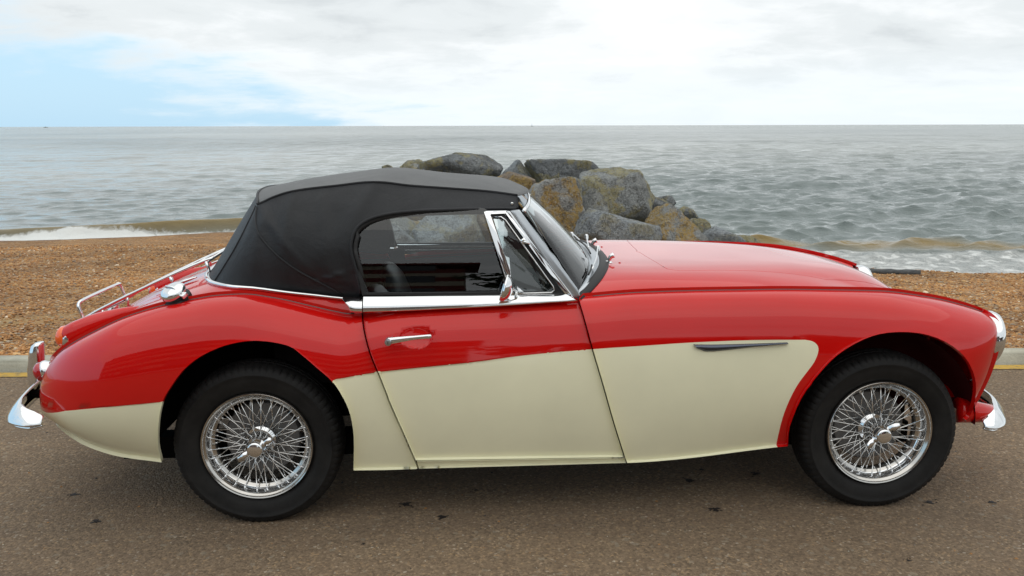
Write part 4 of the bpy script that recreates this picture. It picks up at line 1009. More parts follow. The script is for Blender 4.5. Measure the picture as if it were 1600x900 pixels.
# ---- generic slab: polygon in photo pixels laid on the outward surface y = g(z), with real depth
def slab(name, px, g, mats, parent, depth=.02, off=0.0, bevel=.0, smooth=False, **kw):
    """px: outline seen in the photograph; g(x, z) -> |y| of the outer face"""
    W3 = []
    for u, v in resample(px, 12):
        Y = -.62
        for _ in range(12):
            w = aty(u, v, Y); Y = -(g(w[0], w[2])+off)
        w = aty(u, v, Y); W3.append(w)
    return slab3(name, W3, mats, parent, depth, bevel, smooth, **kw)
def slab3(name, W3, mats, parent, depth, bevel=0, smooth=False, **kw):
    bm = bmesh.new(); a = [bm.verts.new(w) for w in W3]; b = [bm.verts.new((w[0], w[1]+depth, w[2])) for w in W3]; n = len(a)
    bm.faces.new(a); bm.faces.new(b[::-1])
    for i in range(n): bm.faces.new((a[i], b[i], b[(i+1) % n], a[(i+1) % n]))
    bmesh.ops.triangulate(bm, faces=[f for f in bm.faces if len(f.verts) > 4], ngon_method='EAR_CLIP')
    bmesh.ops.recalc_face_normals(bm, faces=bm.faces)
    if bevel:
        es = [e for e in bm.edges if len(e.link_faces) == 2 and e.calc_face_angle(0) > radians(50)]
        bmesh.ops.bevel(bm, geom=es, offset=bevel, segments=2, affect='EDGES', profile=.6)
    return bm_obj(name, bm, mats, parent, smooth=bool(bevel), autos=35, **kw)
def gw(x, z): return .658-.12*(z-.86)-.62*np.maximum(0, z-.86)**2     # side glass
def on(px, g, off=0):
    out = []
    for u, v in px:
        Y = -.62
        for _ in range(12):
            w = aty(u, v, Y); Y = -(g(w[0], w[2])+off)
        out.append(aty(u, v, Y))
    return out
def both(o):
    m = mirror(o)
    for c in list(o.children): mirror(c, m)
    return m
# chrome capping rail of the door, rounded section
lo = on([(567.5,488),(600,487),(650,485),(700,482.5),(750,480),(800,477),(850,473.5),(903,470)], lambda x, z: .692+.0*x)
up_ = on([(568,462),(600,462),(650,461.5),(700,461),(750,460.5),(800,459.5),(850,458.8),(884,458.5)], lambda x, z: .664)
A_, B_ = catmull(lo, 4), catmull(up_, 4)
rows = []
for k, (h, bul) in enumerate([(0,-.004),(0,.003),(.12,.0065),(.3,.010),(.5,.011),(.7,.009),(.88,.005),(1,.0),(1.0,-.03)]):
    r = A_*(1-h)+B_*h; r[:, 1] -= bul if k != 8 else 0
    if k == 8: r[:, 1] += .03
    if k == 0: r[:, 1] += .02
    rows.append(r)
rail = loft('door_capping', rows, M['chrome'], door)
q_lo = on([(535,466.5),(545,481),(548,487.5),(566,488.5)], lambda x, z: .676)
q_up = on([(535,466),(545,467.3),(555,468),(566,468.5)], lambda x, z: .655)
rows = []
for h, bul in [(0,-.01),(0,.002),(.3,.009),(.6,.009),(1,.0),(1,-.03)]:
    r = np.array(q_lo)*(1-h)+np.array(q_up)*h; r[:, 1] -= bul; rows.append(catmull(r, 3))
qcap = loft('quarter_capping', rows, M['chrome'], car); mirror(qcap)
# chrome strip round the foot of the hood
hbx = np.array([(a, b) for a, b in hb]); Pn = top(hbx[:, 0], hbx[:, 1]); Pn[:, 2] += .003
strip_path = list(Pn)+[(p[0], -p[1], p[2]) for p in Pn[:-1][::-1]]
sweep('hood_beading', strip_path, [(-.011,-.003),(-.010,.006),(-.004,.009),(.004,.009),(.010,.006),(.011,-.003)], M['chrome'], car)

# ---- handle, lock and side flash
hp = []
for u, v in [(603,533),(612,532.2),(625,530.5),(640,528.6),(655,527),(666,526),(674,525.2)]: hp.append(aty(u, v, -.782))
hp = catmull(hp, 4); rr = np.interp(np.linspace(0, 1, len(hp)), [0,.08,.25,.6,.9,1], [.0045,.0125,.0115,.0075,.0075,.006])
hd = tube('door_handle', hp, .01, M['chrome'], door, 14, radii=rr, flat=((0,1,0), .75))
b0 = aty(607, 533.5, -.776)
lathe('key_lock', [(0, -.016), (.006, -.016), (.011, -.0145), (.013, -.009), (.013, .02)], M['alu'], door, 20, 'y', (b0[0], -.781, b0[2]))
mesh_obj('keyhole', [(b0[0]-.001, -.7985, b0[2]-.005), (b0[0]+.001, -.7985, b0[2]-.005), (b0[0]+.001, -.7985, b0[2]+.005), (b0[0]-.001, -.7985, b0[2]+.005)], [(0,1,2,3)], M['dark'], door)
for u in (612, 670):
    w = aty(u, 530 if u < 650 else 526, -.775); tube('handle_foot', [(w[0], -.752, w[2]), (w[0], -.780, w[2])], .007, M['chrome'], door, 10)
def fl(pts, off):
    out = []
    for u, v in pts: t, s = sp(u, v); p = side(t, s, crease=False); out.append((p[0], p[1]-off, p[2]))
    return out
upx = [(1083,538),(1110,538.4),(1140,537.8),(1170,537),(1200,536),(1230,534.8)]
mpx = [(1087,541),(1110,542),(1140,541),(1170,539.6),(1200,538),(1230,535.6)]
lpx = [(1092,545),(1105,549),(1138,546.5),(1172,542.5),(1202,539.6),(1231,536.2)]
rows = [fl(upx, .0), fl(upx, .005), fl(mpx, .013), fl([(a, (b+c)/2) for (a, b), (_, c) in zip(mpx, lpx)], .008), fl(lpx, .002), fl(lpx, -.002)]
flash = loft('side_flash', [catmull(r, 3) for r in rows], M['chrome_dark_refl'], front_wing)

# ================================================================== wheels
TR = .3085; WZ = .2995
def tyre_mesh():
    prof = [(.198,.030),(.203,.020),(.212,.010),(.222,.004),(.236,-.002),(.254,-.006),(.268,-.007),(.270,-.0085),(.274,-.0085),(.276,-.006),(.287,-.002),(.295,.004),(.300,.011),(.3035,.019),(.3068,.028),(TR,.040),(TR,.052),(.3050,.054),(.3050,.058),(TR,.060),(TR,.078),(.3050,.080),(.3050,.084),(TR,.086),(TR,.100),(.3068,.112),(.3035,.121),(.292,.136),(.270,.146),(.240,.147),(.215,.135),(.198,.12)]
    seg = 360; m = len(prof); V = []; F = []
    for i in range(seg):
        a = 2*pi*i/seg
        for k, (r, h) in enumerate(prof):
            if 10 <= k <= 14 or 25 <= k <= 26:
                if i % 5 == 0: r -= .0045
                if i % 5 == 1 and k in (13, 14): r -= .002
            if 15 <= k <= 24 and (i+k//4*2) % 5 == 0: r -= .003
            V.append((r*cos(a), h, r*sin(a)))
    for i in range(seg):
        j = (i+1) % seg
        for k in range(m-1): F.append((i*m+k, j*m+k, j*m+k+1, i*m+k+1))
    V = [(x, y+(.010 if y < .07 else -.010)*-1*max(0, (-z-.285)/.02)**1*.6, max(z, -WZ+.0015)) for x, y, z in V]
    return V, F
def spoke_mesh(a, b, r=.0019):
    V, F = tube(None, [a, Vector(a).lerp(Vector(b), .5), b], r, None, seg=6); return V, F
NW = [0]
def build_wheel(parent):
    # hub sleeve and brake drum are the wheel's own mesh; rim, tyre, spokes and spinner are its sub-parts.  outer face at y = 0, inwards = +y
    hub = lathe('wheel', [(.0, .005), (.034, .005), (.038, .012), (.040, .020), (.036, .026), (.036, .050), (.044, .060), (.054, .068), (.055, .078), (.052, .084), (.05, .12)], M['chrome'], parent, 40, 'y')
    tv, tf = tyre_mesh(); ty = mesh_obj('tyre', tv, tf, M['tyre'], hub)
    bm = bmesh.new(); bm.from_mesh(ty.data)
    for e in bm.edges:
        if len(e.link_faces) == 2 and e.calc_face_angle(0) > radians(40): e.smooth = False
    bm.to_mesh(ty.data); bm.free()
    rim = lathe('rim', [(.196,.034),(.2035,.026),(.2065,.014),(.2055,.004),(.2015,.000),(.1975,.002),(.195,.008),(.190,.011),(.1865,.016),(.184,.030),(.181,.040),(.176,.046),(.166,.052),(.164,.060),(.164,.082),(.170,.088),(.182,.092),(.186,.110),(.200,.130)], M['chrome'], hub, 96, 'y', mi=[0]*18)
    rim.data.materials.clear(); rim.data.materials.append(M['rimsteel']); rim.data.materials.append(M['chrome'])
    for p in rim.data.polygons:
        r = sqrt(p.center.x**2+p.center.z**2); p.material_index = 0 if (r > .187 and p.center.y < .03) or (r < .178 and .048 < p.center.y < .09) else 1
    lathe('brake_drum', [(.0,.096),(.115,.096),(.135,.098),(.140,.104),(.142,.15),(0,.15)], M['drum'], hub, 48, 'y')
    # nipples joined into one part, spokes one by one
    meshes = {}
    def spoke(key, a, b):
        V, F = spoke_mesh(a, b); me = bpy.data.meshes.new('spoke'); me.from_pydata([tuple(v) for v in V], [], F); me.materials.append(M['spoke'])
        for p in me.polygons: p.use_smooth = True
        return me
    sets = []
    # (count, hub radius, hub y, rim radius, rim y, angular sweep)
    sets.append((14, .037, .018, .1835, .034, radians(15), 0.0))
    sets.append((14, .037, .024, .1835, .040, radians(-15), radians(11)))
    sets.append((20, .062, .070, .167, .056, radians(34), radians(4.5)))
    sets.append((20, .062, .078, .167, .072, radians(-34), radians(13.5)))
    NV = []; NF = []
    for cnt, hr, hy, rr_, ry, sw_, ph in sets:
        me = spoke(None, (hr*cos(-sw_), hy, hr*sin(-sw_)), (rr_, ry, 0))
        for k in range(cnt):
            a = 2*pi*k/cnt+ph; o = bpy.data.objects.new('spoke', me); link(o, hub); o.rotation_euler = (0, -a, 0)
            c, s = cos(a), sin(a); p0 = Vector((rr_*c, ry, rr_*s)); p1 = Vector((hr*cos(a-sw_), hy, hr*sin(a-sw_)))
            v, f = tube(None, [p0, p0.lerp(p1, .055), p0.lerp(p1, .085)], .0034, None, seg=6, radii=[.0038,.0036,.0018]); b = len(NV); NV += v; NF += [tuple(i+b for i in ff) for ff in f]
    mesh_obj('spoke_nipple', NV, NF, M['chrome'], hub, kind='stuff')
    # two-eared knock-off spinner
    sp_ = lathe('spinner', [(0,-.038),(.022,-.037),(.0275,-.034),(.0300,-.028),(.031,-.021),(.0370,-.015),(.0385,-.005),(.0385,.006),(.036,.014)], M['chrome'], hub, 40, 'y')
    for sgn in (1, -1):
        bm = bmesh.new()
        prof = [(.020,-.013),(.045,-.016),(.066,-.013),(.075,-.004),(.073,.007),(.062,.013),(.042,.014),(.022,.013)]
        a = [bm.verts.new((x*sgn, -.012-.022*(x/.075)**2, z*sgn)) for x, z in prof]; b_ = [bm.verts.new((x*sgn, .002-.020*(x/.075)**2, z*sgn)) for x, z in prof]
        bm.faces.new(a); bm.faces.new(b_[::-1])
        for i in range(len(a)): bm.faces.new((a[i], b_[i], b_[(i+1) % 8], a[(i+1) % 8]))
        bmesh.ops.recalc_face_normals(bm, faces=bm.faces)
        bmesh.ops.bevel(bm, geom=[e for e in bm.edges if e.calc_face_angle(0) > .9], offset=.0035, segments=2, affect='EDGES')
        bm_obj('spinner_ear', bm, M['chrome'], hub)
    return hub
M['spoke'] = mat('spoke_steel', (.80,.80,.79), .16, 1.0)
def copy_tree(o, parent):
    c = o.copy(); col.objects.link(c); c.parent = parent
    for ch in list(o.children): copy_tree(ch, c)
    return c
w0 = build_wheel(car)
w1 = copy_tree(w0, car); w2 = copy_tree(w0, car); w3 = copy_tree(w0, car)
w0.location = (0, -.700, WZ); w1.location = (2.337, -.700, WZ)
w2.location = (0, .700, WZ); w3.location = (2.337, .700, WZ)
w0.rotation_euler = (0, radians(-33), 0); w2.rotation_euler = (0, radians(50), pi); w1.rotation_euler = (0, radians(-38), 0); w3.rotation_euler = (0, radians(11), pi)
for w in (w0, w1, w2, w3):
    for c in w.children:
        if c.name.startswith('tyre'): c.rotation_euler = (0, -w.rotation_euler[1], 0)

# ---- wheel housings, floor and dark shell behind the panels
def housing(cx, r, m, sy, x0, x1):
    rows = []
    for y, rr in ((-.745, r), (-.735, r+.012), (-.40, r+.012)):
        rows.append([(cx+rr*1.02*cos(a), y*sy, .30+rr*1.06*sin(a)) for a in np.linspace(-.12, pi+.12, 40)])
    V = [(p[0], -.655*sy, max(p[2], .31)) for p in rows[1]]+[(p[0], p[1], max(p[2], .31)) for p in rows[2]]; F = []
    n = 40
    for k in range(n-1): F.append((k, k+1, n+k+1, n+k))
    b = len(V); V.append((cx, -.40*sy, .30)); F += [(n+k, n+k+1, b) for k in range(n-1)]
    return mesh_obj('wheel_housing', V, F, m, car)
for sy in (1, -1):
    housing(.02, .385, M['dark'], sy, 0, 0); housing(2.36, .355, M['darkred'], sy, 0, 0)
def box(name, x0, x1, y0, y1, z0, z1, m, parent, bev=0, **kw):
    bm = bmesh.new(); bmesh.ops.create_cube(bm, size=1)
    for v in bm.verts: v.co = ((x0+x1)/2+v.co.x*(x1-x0), (y0+y1)/2+v.co.y*(y1-y0), (z0+z1)/2+v.co.z*(z1-z0))
    if bev: bmesh.ops.bevel(bm, geom=list(bm.edges), offset=bev, segments=3, affect='EDGES', profile=.6)
    return bm_obj(name, bm, m, parent, smooth=bool(bev), autos=50 if bev else None, **kw)
box('floor_pan', .36, 1.85, -.60, .60, .225, .25, M['dark'], car)
box('chassis_rail', -.6, 2.6, -.42, -.34, .15, .24, M['dark'], car); box('chassis_rail', -.6, 2.6, .34, .42, .15, .24, M['dark'], car)
box('boot_floor', -.76, -.40, -.44, .44, .33, .36, M['dark'], car)
box('engine_bay', 2.0, 2.62, -.36, .36, .22, .60, M['dark'], car, .02)
# liner just behind door and sill gaps
for sy in (1, -1):
    rows = []
    for s in np.linspace(-.80, .98, 12):
        tt = np.linspace(.44, 1.92, 40); P = side(tt, np.full(40, s), crease=False); P[:, 1] = (P[:, 1]+.028)*sy; rows.append(P)
    loft('inner_side', rows, M['dark'], car)
# ================================================================== soft top
# stations run from the windscreen header back round the rear corner to the centre line (near side, y < 0)
ST = [((1.015,-.655,.83),(.985,-.600,1.03),(.970,-.462,1.192)),
      ((.86,-.655,.83),(.86,-.605,1.04),(.86,-.458,1.207)),
      ((.71,-.655,.83),(.71,-.610,1.05),(.71,-.455,1.219)),
      ((.56,-.650,.83),(.56,-.612,1.05),(.565,-.452,1.230)),
      ((.43,-.640,.83),(.43,-.610,1.05),(.432,-.450,1.2445)),
      ((.33,-.618,.832),(.30,-.600,1.04),(.29,-.450,1.231)),
      ((.20,-.612,.845),(.16,-.590,1.03),(.135,-.450,1.213)),
      ((.08,-.605,.856),(.07,-.570,1.01),(.055,-.450,1.190)),
      ((-.04,-.575,.862),(-.015,-.540,1.00),(-.002,-.440,1.165)),
      ((-.14,-.510,.862),(-.085,-.475,1.00),(-.028,-.395,1.168)),
      ((-.215,-.415,.865),(-.135,-.385,1.00),(-.048,-.32,1.176)),
      ((-.262,-.29,.867),(-.168,-.27,1.005),(-.066,-.21,1.188)),
      ((-.285,-.14,.868),(-.185,-.13,1.008),(-.075,-.10,1.193)),
      ((-.290,0,.868),(-.190,0,1.01),(-.078,0,1.195))]
# foot sits on the deck strip
_fx = np.array([a for a, b in hb_near]); _fw = np.array([b for a, b in hb_near])
for i, (B, Md, T) in enumerate(ST):
    if i >= 5:
        arc = (i-5)/8.0
        q = np.array(catmull(hb_near, 8)); k = q[int(round(arc*(len(q)-1)))]; p = top(k[0], k[1]); ST[i] = ((float(p[0])+.004, float(p[1])*.972, float(p[2])+.004), Md, T)
for i_, y_ in zip(range(9, 14), (.395,.32,.21,.10,0.0)):
    e_ = 1-(y_/.44)**2; ST[i_] = (ST[i_][0], ST[i_][1], (-.002-.076*e_, -y_, 1.165+.030*e_))
NA = len(ST); _a = np.arange(NA)
_S = [[A3(pchip(_a, [st[j][c] for st in ST])) for c in range(3)] for j in range(3)]
WR = [(5.2,.35,.012,.5),(4.6,.28,.010,.35)]
def hood(a, b, wr=True):
    a = np.asarray(a, float)*1.0; b = np.asarray(b, float); aa = np.clip(a, 0, NA-1)
    P0, P1, P2 = [np.stack([f(aa) for f in _S[j]], -1) for j in range(3)]
    # quadratic through the three points at b = 0, .55, 1
    m = .52; L0 = (b-m)*(b-1)/(m); L1 = b*(b-1)/(m*(m-1)); L2 = b*(b-m)/(1-m)
    P = P0*L0[..., None]+P1*L1[..., None]+P2*L2[..., None]
    if wr:
        x, z = P[..., 0], P[..., 2]; amp = np.clip(1-b, 0, 1)
        w = .009*np.sin(34*x+11*z)*np.exp(-((x-.27)/.12)**2-((z-.90)/.05)**2)
        w += .007*np.exp(-((z-.905-.35*(x-.27))/.010)**2)*np.exp(-((x-.27)/.08)**2)
        w -= .006*np.exp(-((z-.880+.25*(x-.30))/.009)**2)*np.exp(-((x-.30)/.07)**2)
        # stretched fold lines that run down from the hood bows
        for x0, z0, x1, z1, A, sg in ((.432,1.24,.345,1.09,.017,.030),(.133,1.21,.105,1.00,.012,.022),(-.00,1.16,.235,.90,.010,.018),(.30,1.12,.18,1.0,-.010,.05),(.62,1.2,.55,1.15,.006,.03),(.24,1.19,.27,1.02,.007,.018),(.02,1.10,-.02,.92,.008,.022)):
            dx, dz = x1-x0, z1-z0; L = dx*dx+dz*dz; t = np.clip(((x-x0)*dx+(z-z0)*dz)/L, 0, 1); dd = np.hypot(x-x0-t*dx, z-z0-t*dz); w += A*np.exp(-(dd/sg)**2)*(1-t*.75)
        w += .0035*np.sin(a*2.1+b*5)*amp*b*3
        w = w*np.clip(b/.12, 0, 1)
        P[..., 1] -= w*np.clip((10-a)/3, 0, 1)
        P[..., 0] -= w*np.clip((a-7)/3, 0, 1)
    return P
HA = .13; HB = .42
def Shood(p, q): return hood(np.asarray(p)/HA, np.asarray(q)/HB)
def hpix(u, v, p0): return inv(lambda a, b: hood(a, b, False), u, v, p0, (0, -.1), (NA-1, 1))
win_px = [(566,466),(561,440),(555,418),(549,395),(549,378),(555,360),(568,347),(590,338),(620,332.5),(660,329),(700,327.5),(740,326.5),(780,326),(806,326.5)]
win_px = smoothpx(win_px, 3)
wq = []; g0 = (5.0, .1)
for u, v in win_px:
    w = aty(u, v, -.60); g0 = (float(np.interp(-w[0], [-x[0][0] for x in ST[:9]], range(9))), np.clip((w[2]-.83)/.38, 0, 1)); wq.append(hpix(u, v, g0))
wq = [p for p in wq if p[1] > .005]
ol = [(a, b) for a, b in wq]+[(.02, wq[-1][1]+.01),(.0, .9),(0, 1)]+[(a, 1) for a in np.arange(.5, NA-.9, .5)]+[(NA-1, 1),(NA-1, .5),(NA-1, 0)]+[(a, 0) for a in np.arange(NA-1.5, wq[0][0]+.3, -.5)]
ol = [(a*HA, b*HB) for a, b in ol]
# roof sheet between the two seams
sa = np.arange(0, 9.01, .25); seam = np.stack([f(sa) for f in _S[2]], -1)
cx_ = A3(pchip([-.078,-.02,.10,.315,.452,.70,.946,1.045], [1.195,1.207,1.229,1.258,1.273,1.247,1.222,1.180]))
rows = []
fw_ = np.linspace(1, 0, 13)
ser = np.arange(0, NA-1+.01, .25); sl_ = np.stack([f(ser) for f in _S[2]], -1)
nfront = int(8/.25)
xsr = np.linspace(0, 1, nfront+1)
half = []
for i in range(0, nfront+1):
    p = seam[i]; x0 = p[0]; xc = np.interp(i, [0, nfront], [1.043, -.078]) if False else 1.043-(1.043+.078)*((0.970-x0)/(.970+.002))
    row = []
    for k in np.linspace(0, 1, 17):
        y = p[1]*cos(k*pi/2); u = 1-abs(y/p[1]); uu = sin(k*pi/2) if False else sqrt(max(0, 1-(y/p[1])**2))
        e = 1-(y/p[1])**2
        x = x0+(xc-x0)*e; zc = float(cx_(xc)); z = p[2]+(zc-p[2])*e
        row.append((x, y, z))
    half.append(row+[(x, -y, z) for x, y, z in row[:-1][::-1]])
roof = loft('soft_top', half, M['vinyl_top'], car)
bm = bmesh.new(); bm.from_mesh(roof.data)
bmesh.ops.recalc_face_normals(bm, faces=bm.faces); bmesh.ops.solidify(bm, geom=list(bm.faces), thickness=.003); bm.to_mesh(roof.data); bm.free()
hood_side = panel('side_panel', Shood, ol, M['vinyl'], roof, .014, .010, thick=.006, out=1)
both(hood_side)
def hl(a0, a1, b0, b1, n=16, off=.002):
    A = np.linspace(a0, a1, n); B = np.linspace(b0, b1, n); P = hood(A, B); e = 1e-3
    N = np.cross(hood(A+e, B)-hood(A-e, B), hood(A, np.clip(B+e, 0, 1))-hood(A, np.clip(B-e, 0, 1)))
    N /= np.linalg.norm(N, axis=1)[:, None]
    if N[:, 1].mean() > 0: N = -N
    return P+N*off
sm = tube('piping', hl(0, 13, 1, 1, 90, .001), .0042, M['vinyl'], roof, 8); both(sm)
for pts in ([(8.05,.97),(7.6,.75),(7.05,.5),(6.5,.25),(5.9,.03)], [(8.6,.97),(9.1,.6),(9.6,.3),(10,.03)]):
    c = np.array(catmull(pts, 6)); P = hood(c[:, 0], c[:, 1]); o = tube('seam', P, .0045, M['vinyl'], roof, 6); both(o)
# hem round the window opening
hem = [hood(a, b)+np.array([0,-.003,0]) for a, b in wq]
o = tube('window_hem', hem, .0065, M['vinyl'], roof, 8); both(o)
inner = [h+np.array([.012 if i < 14 else 0, .012, -.010 if i > 8 else 0]) for i, h in enumerate(hem)]
o = tube('draught_seal', inner, .011, M['rubber'], roof, 8); both(o)
w = on([(800,318.5)], lambda x, z: .50)[0]
hp_ = hpix(800, 318.5, (0.1, .8)); w = hood(hp_[0], hp_[1])
o = lathe('press_stud', [(0,-.006),(.004,-.006),(.0065,-.003),(.007,.003)], M['chrome'], roof, 16, 'y', (w[0], w[1]-.001, w[2])); both(o)
# header rail at the top of the windscreen
hd_c = [(.985,-.585,1.135),(.998,-.560,1.162),(1.012,-.52,1.180),(1.028,-.40,1.190),(1.045,-.2,1.190),(1.052,0,1.190)]
hd_c = catmull(hd_c, 5); full = list(hd_c)+[(p[0], -p[1], p[2]) for p in hd_c[:-1][::-1]]
# ---- windscreen
tb = [(1.188,-.606,.840),(1.212,-.565,.858),(1.250,-.46,.882),(1.276,-.31,.902),(1.288,-.16,.910),(1.292,0,.913)]
tt_ = [(.988,-.572,1.140),(.996,-.555,1.150),(1.012,-.47,1.158),(1.026,-.32,1.164),(1.034,-.16,1.166),(1.038,0,1.167)]
tb = catmull(tb, 6); tt_ = catmull(tt_, 6)
rows = []
for k in np.linspace(0, 1, 14):
    r = tb*(1-k)+tt_*k; r[:, 0] += .012*sin(pi*k); rows.append(list(r)+[(p[0], -p[1], p[2]) for p in r[:-1][::-1]])
ws = loft('windscreen', rows, M['screen'], car)
tf = list(tt_)+[(p[0], -p[1], p[2]) for p in tt_[:-1][::-1]]
sweep('header_rail', tf, [(-.006,-.008),(.004,-.008),(.006,.002),(.001,.008),(-.006,.008)], M['chrome'], ws)
tbf = list(tb)+[(p[0], -p[1], p[2]) for p in tb[:-1][::-1]]
sealp = top(np.array([a for a, b in sw]), np.array([b for a, b in sw]))
sealp = [tuple(p) for p in sealp]; sealp = [(1.190,-.645,.818)]+sealp
sealf = sealp+[(p[0], -p[1], p[2]) for p in sealp[:-1][::-1]]
_n = len(tbf); _sf = np.array(resample([np.array(p) for p in sealf], 99, False)); _d = np.concatenate([[0], np.cumsum(np.linalg.norm(np.diff(_sf, axis=0), axis=1))]); _d /= _d[-1]
_q = np.linspace(0, 1, _n); _s2 = np.stack([np.interp(_q, _d, _sf[:, c]) for c in range(3)], -1); _t = np.array(tbf)
loft('lower_frame', [_t+np.array([-.006,0,.004]), _t+np.array([.002,0,.006]), _t*.5+_s2*.5+np.array([0,0,.010]), _s2+np.array([-.012,0,.008]), _s2+np.array([-.012,0,-.01])], M['alu'], ws)
sweep('scuttle_seal', sealf, [(-.024,.012),(-.016,.015),(.004,.009),(.014,.002),(.014,-.006),(-.024,-.010)], M['rubber'], ws)
# pillars
gp = lambda x, z: .640-.19*(z-.82)
pil = slab('pillar', [(797.5,330),(812,328),(860,393),(902,450),(907,463),(898,466),(887,452),(840,389)], gp, M['alu'], ws, .030, .006, .003); both(pil)
pil = slab('pillar_strip', [(791,329.5),(796.5,330),(840,390),(888,453),(897,466),(891,466.5),(882,456),(836,391)], gp, M['chrome'], ws, .03, .012, .0015); both(pil)
# ---- quarterlight
ql = slab('quarterlight', [(756,331),(760,329.5),(792,329),(791,333.5),(766,334.5),(797.5,424),(803,461),(796,461),(791,436)], gw, M['chrome'], car, .018, .012, .002)
slab('front_post', [(789,332),(793,331),(837,390),(888,458),(883,459.5),(833,392)], gw, M['chrome'], ql, .014, .010, .001)
slab('draught_seal', [(762.5,335),(788,334),(831,393),(881,460),(867,460),(864,450),(822,390),(783,339),(770,339.5),(806,454),(808,460.5),(800,460.5),(799,440)], gw, M['rubber'], ql, .014, .001)
vf = on([(769,339),(783,338.5),(790,344),(822,388.5),(864,447),(866,453),(862,457),(810,458.5),(803,452),(786,396)], gw, .006)
tube('vent_frame', vf, .0028, M['chrome'], ql, 8, closed=True)
slab('glass', [(770,339),(783,338.5),(822,388.5),(864,448),(862,457),(808,458.5)], gw, M['glass'], ql, .004, -.004)
c = on([(818,376.5)], gw, .016)[0]
la = lathe('catch', [(0,-.010),(.006,-.010),(.010,-.006),(.011,.012)], M['chrome'], ql, 16, 'y', tuple(c))
tube('catch_lever', [c+np.array([0,-.008,0]), c+np.array([.008,-.010,-.004]), c+np.array([.020,-.006,-.010])], .004, M['chrome'], ql, 8)
slab('pivot', [(806,457),(808,448),(811,457),(822,459),(804,460)], gw, M['chrome'], ql, .012, .010, .001)
both(ql)
# ---- side glass
gl_px = [(567,462.5),(561,440),(555,418),(548,395),(548,378),(555,358),(568,345),(590,336),(620,331),(660,327),(700,326),(757,325),(765,334),(797,430),(796,461)]
gz = on(smoothpx(gl_px[:11], 2)+gl_px[11:], gw, -.034)
sg = panel('side_glass', lambda p, q: np.stack([p, -(gw(p, q)-.034), q], -1), [(w[0], w[2]) for w in gz], M['glass'], door, .03, .03, thick=.004, out=1)
slab('glass_seal', [(566,461),(566,458.5),(700,457.5),(792,456.5),(884,456),(884,459.5),(796,460.5),(700,461.5)], gw, M['rubber'], door, .02, .006)
slab('glass_edge_channel', [(556,418),(559,418),(577,462),(566,462),(562,440)], gw, M['rubber'], door, .012, -.026)
# ---- door mirror seen edge on
mc = aty(792, 452, -.715)
mir = lathe('door_mirror', [(0,.022),(.017,.020),(.034,.012),(.046,.0),(.050,-.010),(.047,-.015),(.045,-.013)], M['chrome'], car, 32, 'x', (mc[0], mc[1]-.012, mc[2]+.004), rot=(0, radians(17), radians(-3)))
lathe('mirror_glass', [(.045,-.013),(0,-.013)], M['rimsteel'], mir, 24, 'x')
sc_ = np.array(mc)
tube('mirror_stalk', [(mc[0]+.035, -.675, .852), (mc[0]+.035, -.690, .870), (mc[0]+.02, -.708, .880), (mc[0]+.008, -.72, mc[2]+.002)], .006, M['chrome'], car, 8)
# ---- wipers and washer jets
def on_ws(k, yy, off=.006):
    """point on the windscreen, k up, yy across"""
    r = tb*(1-k)+tt_*k; ys = np.abs(r[:, 1]); i = np.argsort(ys); ay = abs(yy)
    p = np.array([np.interp(ay, ys[i], r[i, 0])+.012*sin(pi*k)+off*1.2, yy, np.interp(ay, ys[i], r[i, 2])+off]); return p
for y0, y1, name in ((-.20, -.52, 0), (.16, -.14, 0), (.44, .14, 0)):
    piv = on_ws(0, y0, .03); piv[2] -= .002
    wb = lathe('wiper', [(0,.022),(.006,.022),(.009,.016),(.010,0)], M['chrome'], car, 16, 'z', tuple(piv))
    arm = [piv*0+np.array([0,0,.018]), (on_ws(.02, y0*.6+y1*.4, .022)-piv), (on_ws(.03, y1*.8+y0*.2, .014)-piv)]
    tube('wiper_arm', catmull(arm, 4), .0035, M['chrome'], wb, 6, flat=((0,0,1), .6))
    bl_ = [on_ws(.035, (y1*.8+y0*.2)+(.13 if y1 > -.4 else .055)*(k-.5)*2, .010)-piv for k in np.linspace(0, 1, 8)]
    tube('wiper_blade', bl_, .0038, M['rubber'], wb, 6)
for u, v, w_ in ((951, 411, -.35), (925, 386, .15)):
    t = tpix(u, v, w_); p = top(t[0], t[1])
    j = tube('washer_jet', catmull([p+np.array([.006,0,-.002]), p+np.array([.002,0,.010]), p+np.array([.008,0,.026]), p+np.array([.020,0,.032])], 3), .006, M['chrome'], car, 10, radii=np.interp(np.linspace(0,1,10),[0,.3,1],[.011,.0065,.012]))
    tube('washer_hose', [p+np.array([-.035,0,.006]), p+np.array([-.015,0,.006]), p+np.array([0,0,.008])], .0035, M['chrome'], car, 6)
    q = top(t[0]+.045, t[1]+.0); lathe('bolt', [(0,.004),(.004,.003),(.005,0)], M['red'], car, 10, 'z', tuple(q))
# ---- fuel filler
t = tpix(277, 470, -.8); p = top(t[0], t[1]); nrm = Vector((-.30,-.42,.85)).normalized()
fc = lathe('fuel_cap', [(.034,-.006),(.036,.010),(.044,.016),(.047,.022),(.046,.034),(.038,.043),(.022,.048),(0,.049)], M['chrome'], car, 40, 'z', tuple(p+np.array([0,0,.012])), rot=nrm.to_track_quat('Z','Y').to_euler())
lathe('seal_ring', [(.050,-.016),(.050,.0),(.040,.006),(.034,.006)], M['rubber'], fc, 32, 'z')
tube('hinge_bar', [(-.046,0,.022),(-.02,0,.052),(.02,0,.052),(.050,0,.022)], .004, M['chrome'], fc, 8)
box('cap_latch', .040, .062, -.012, .012, .010, .026, M['chrome'], fc, .003)
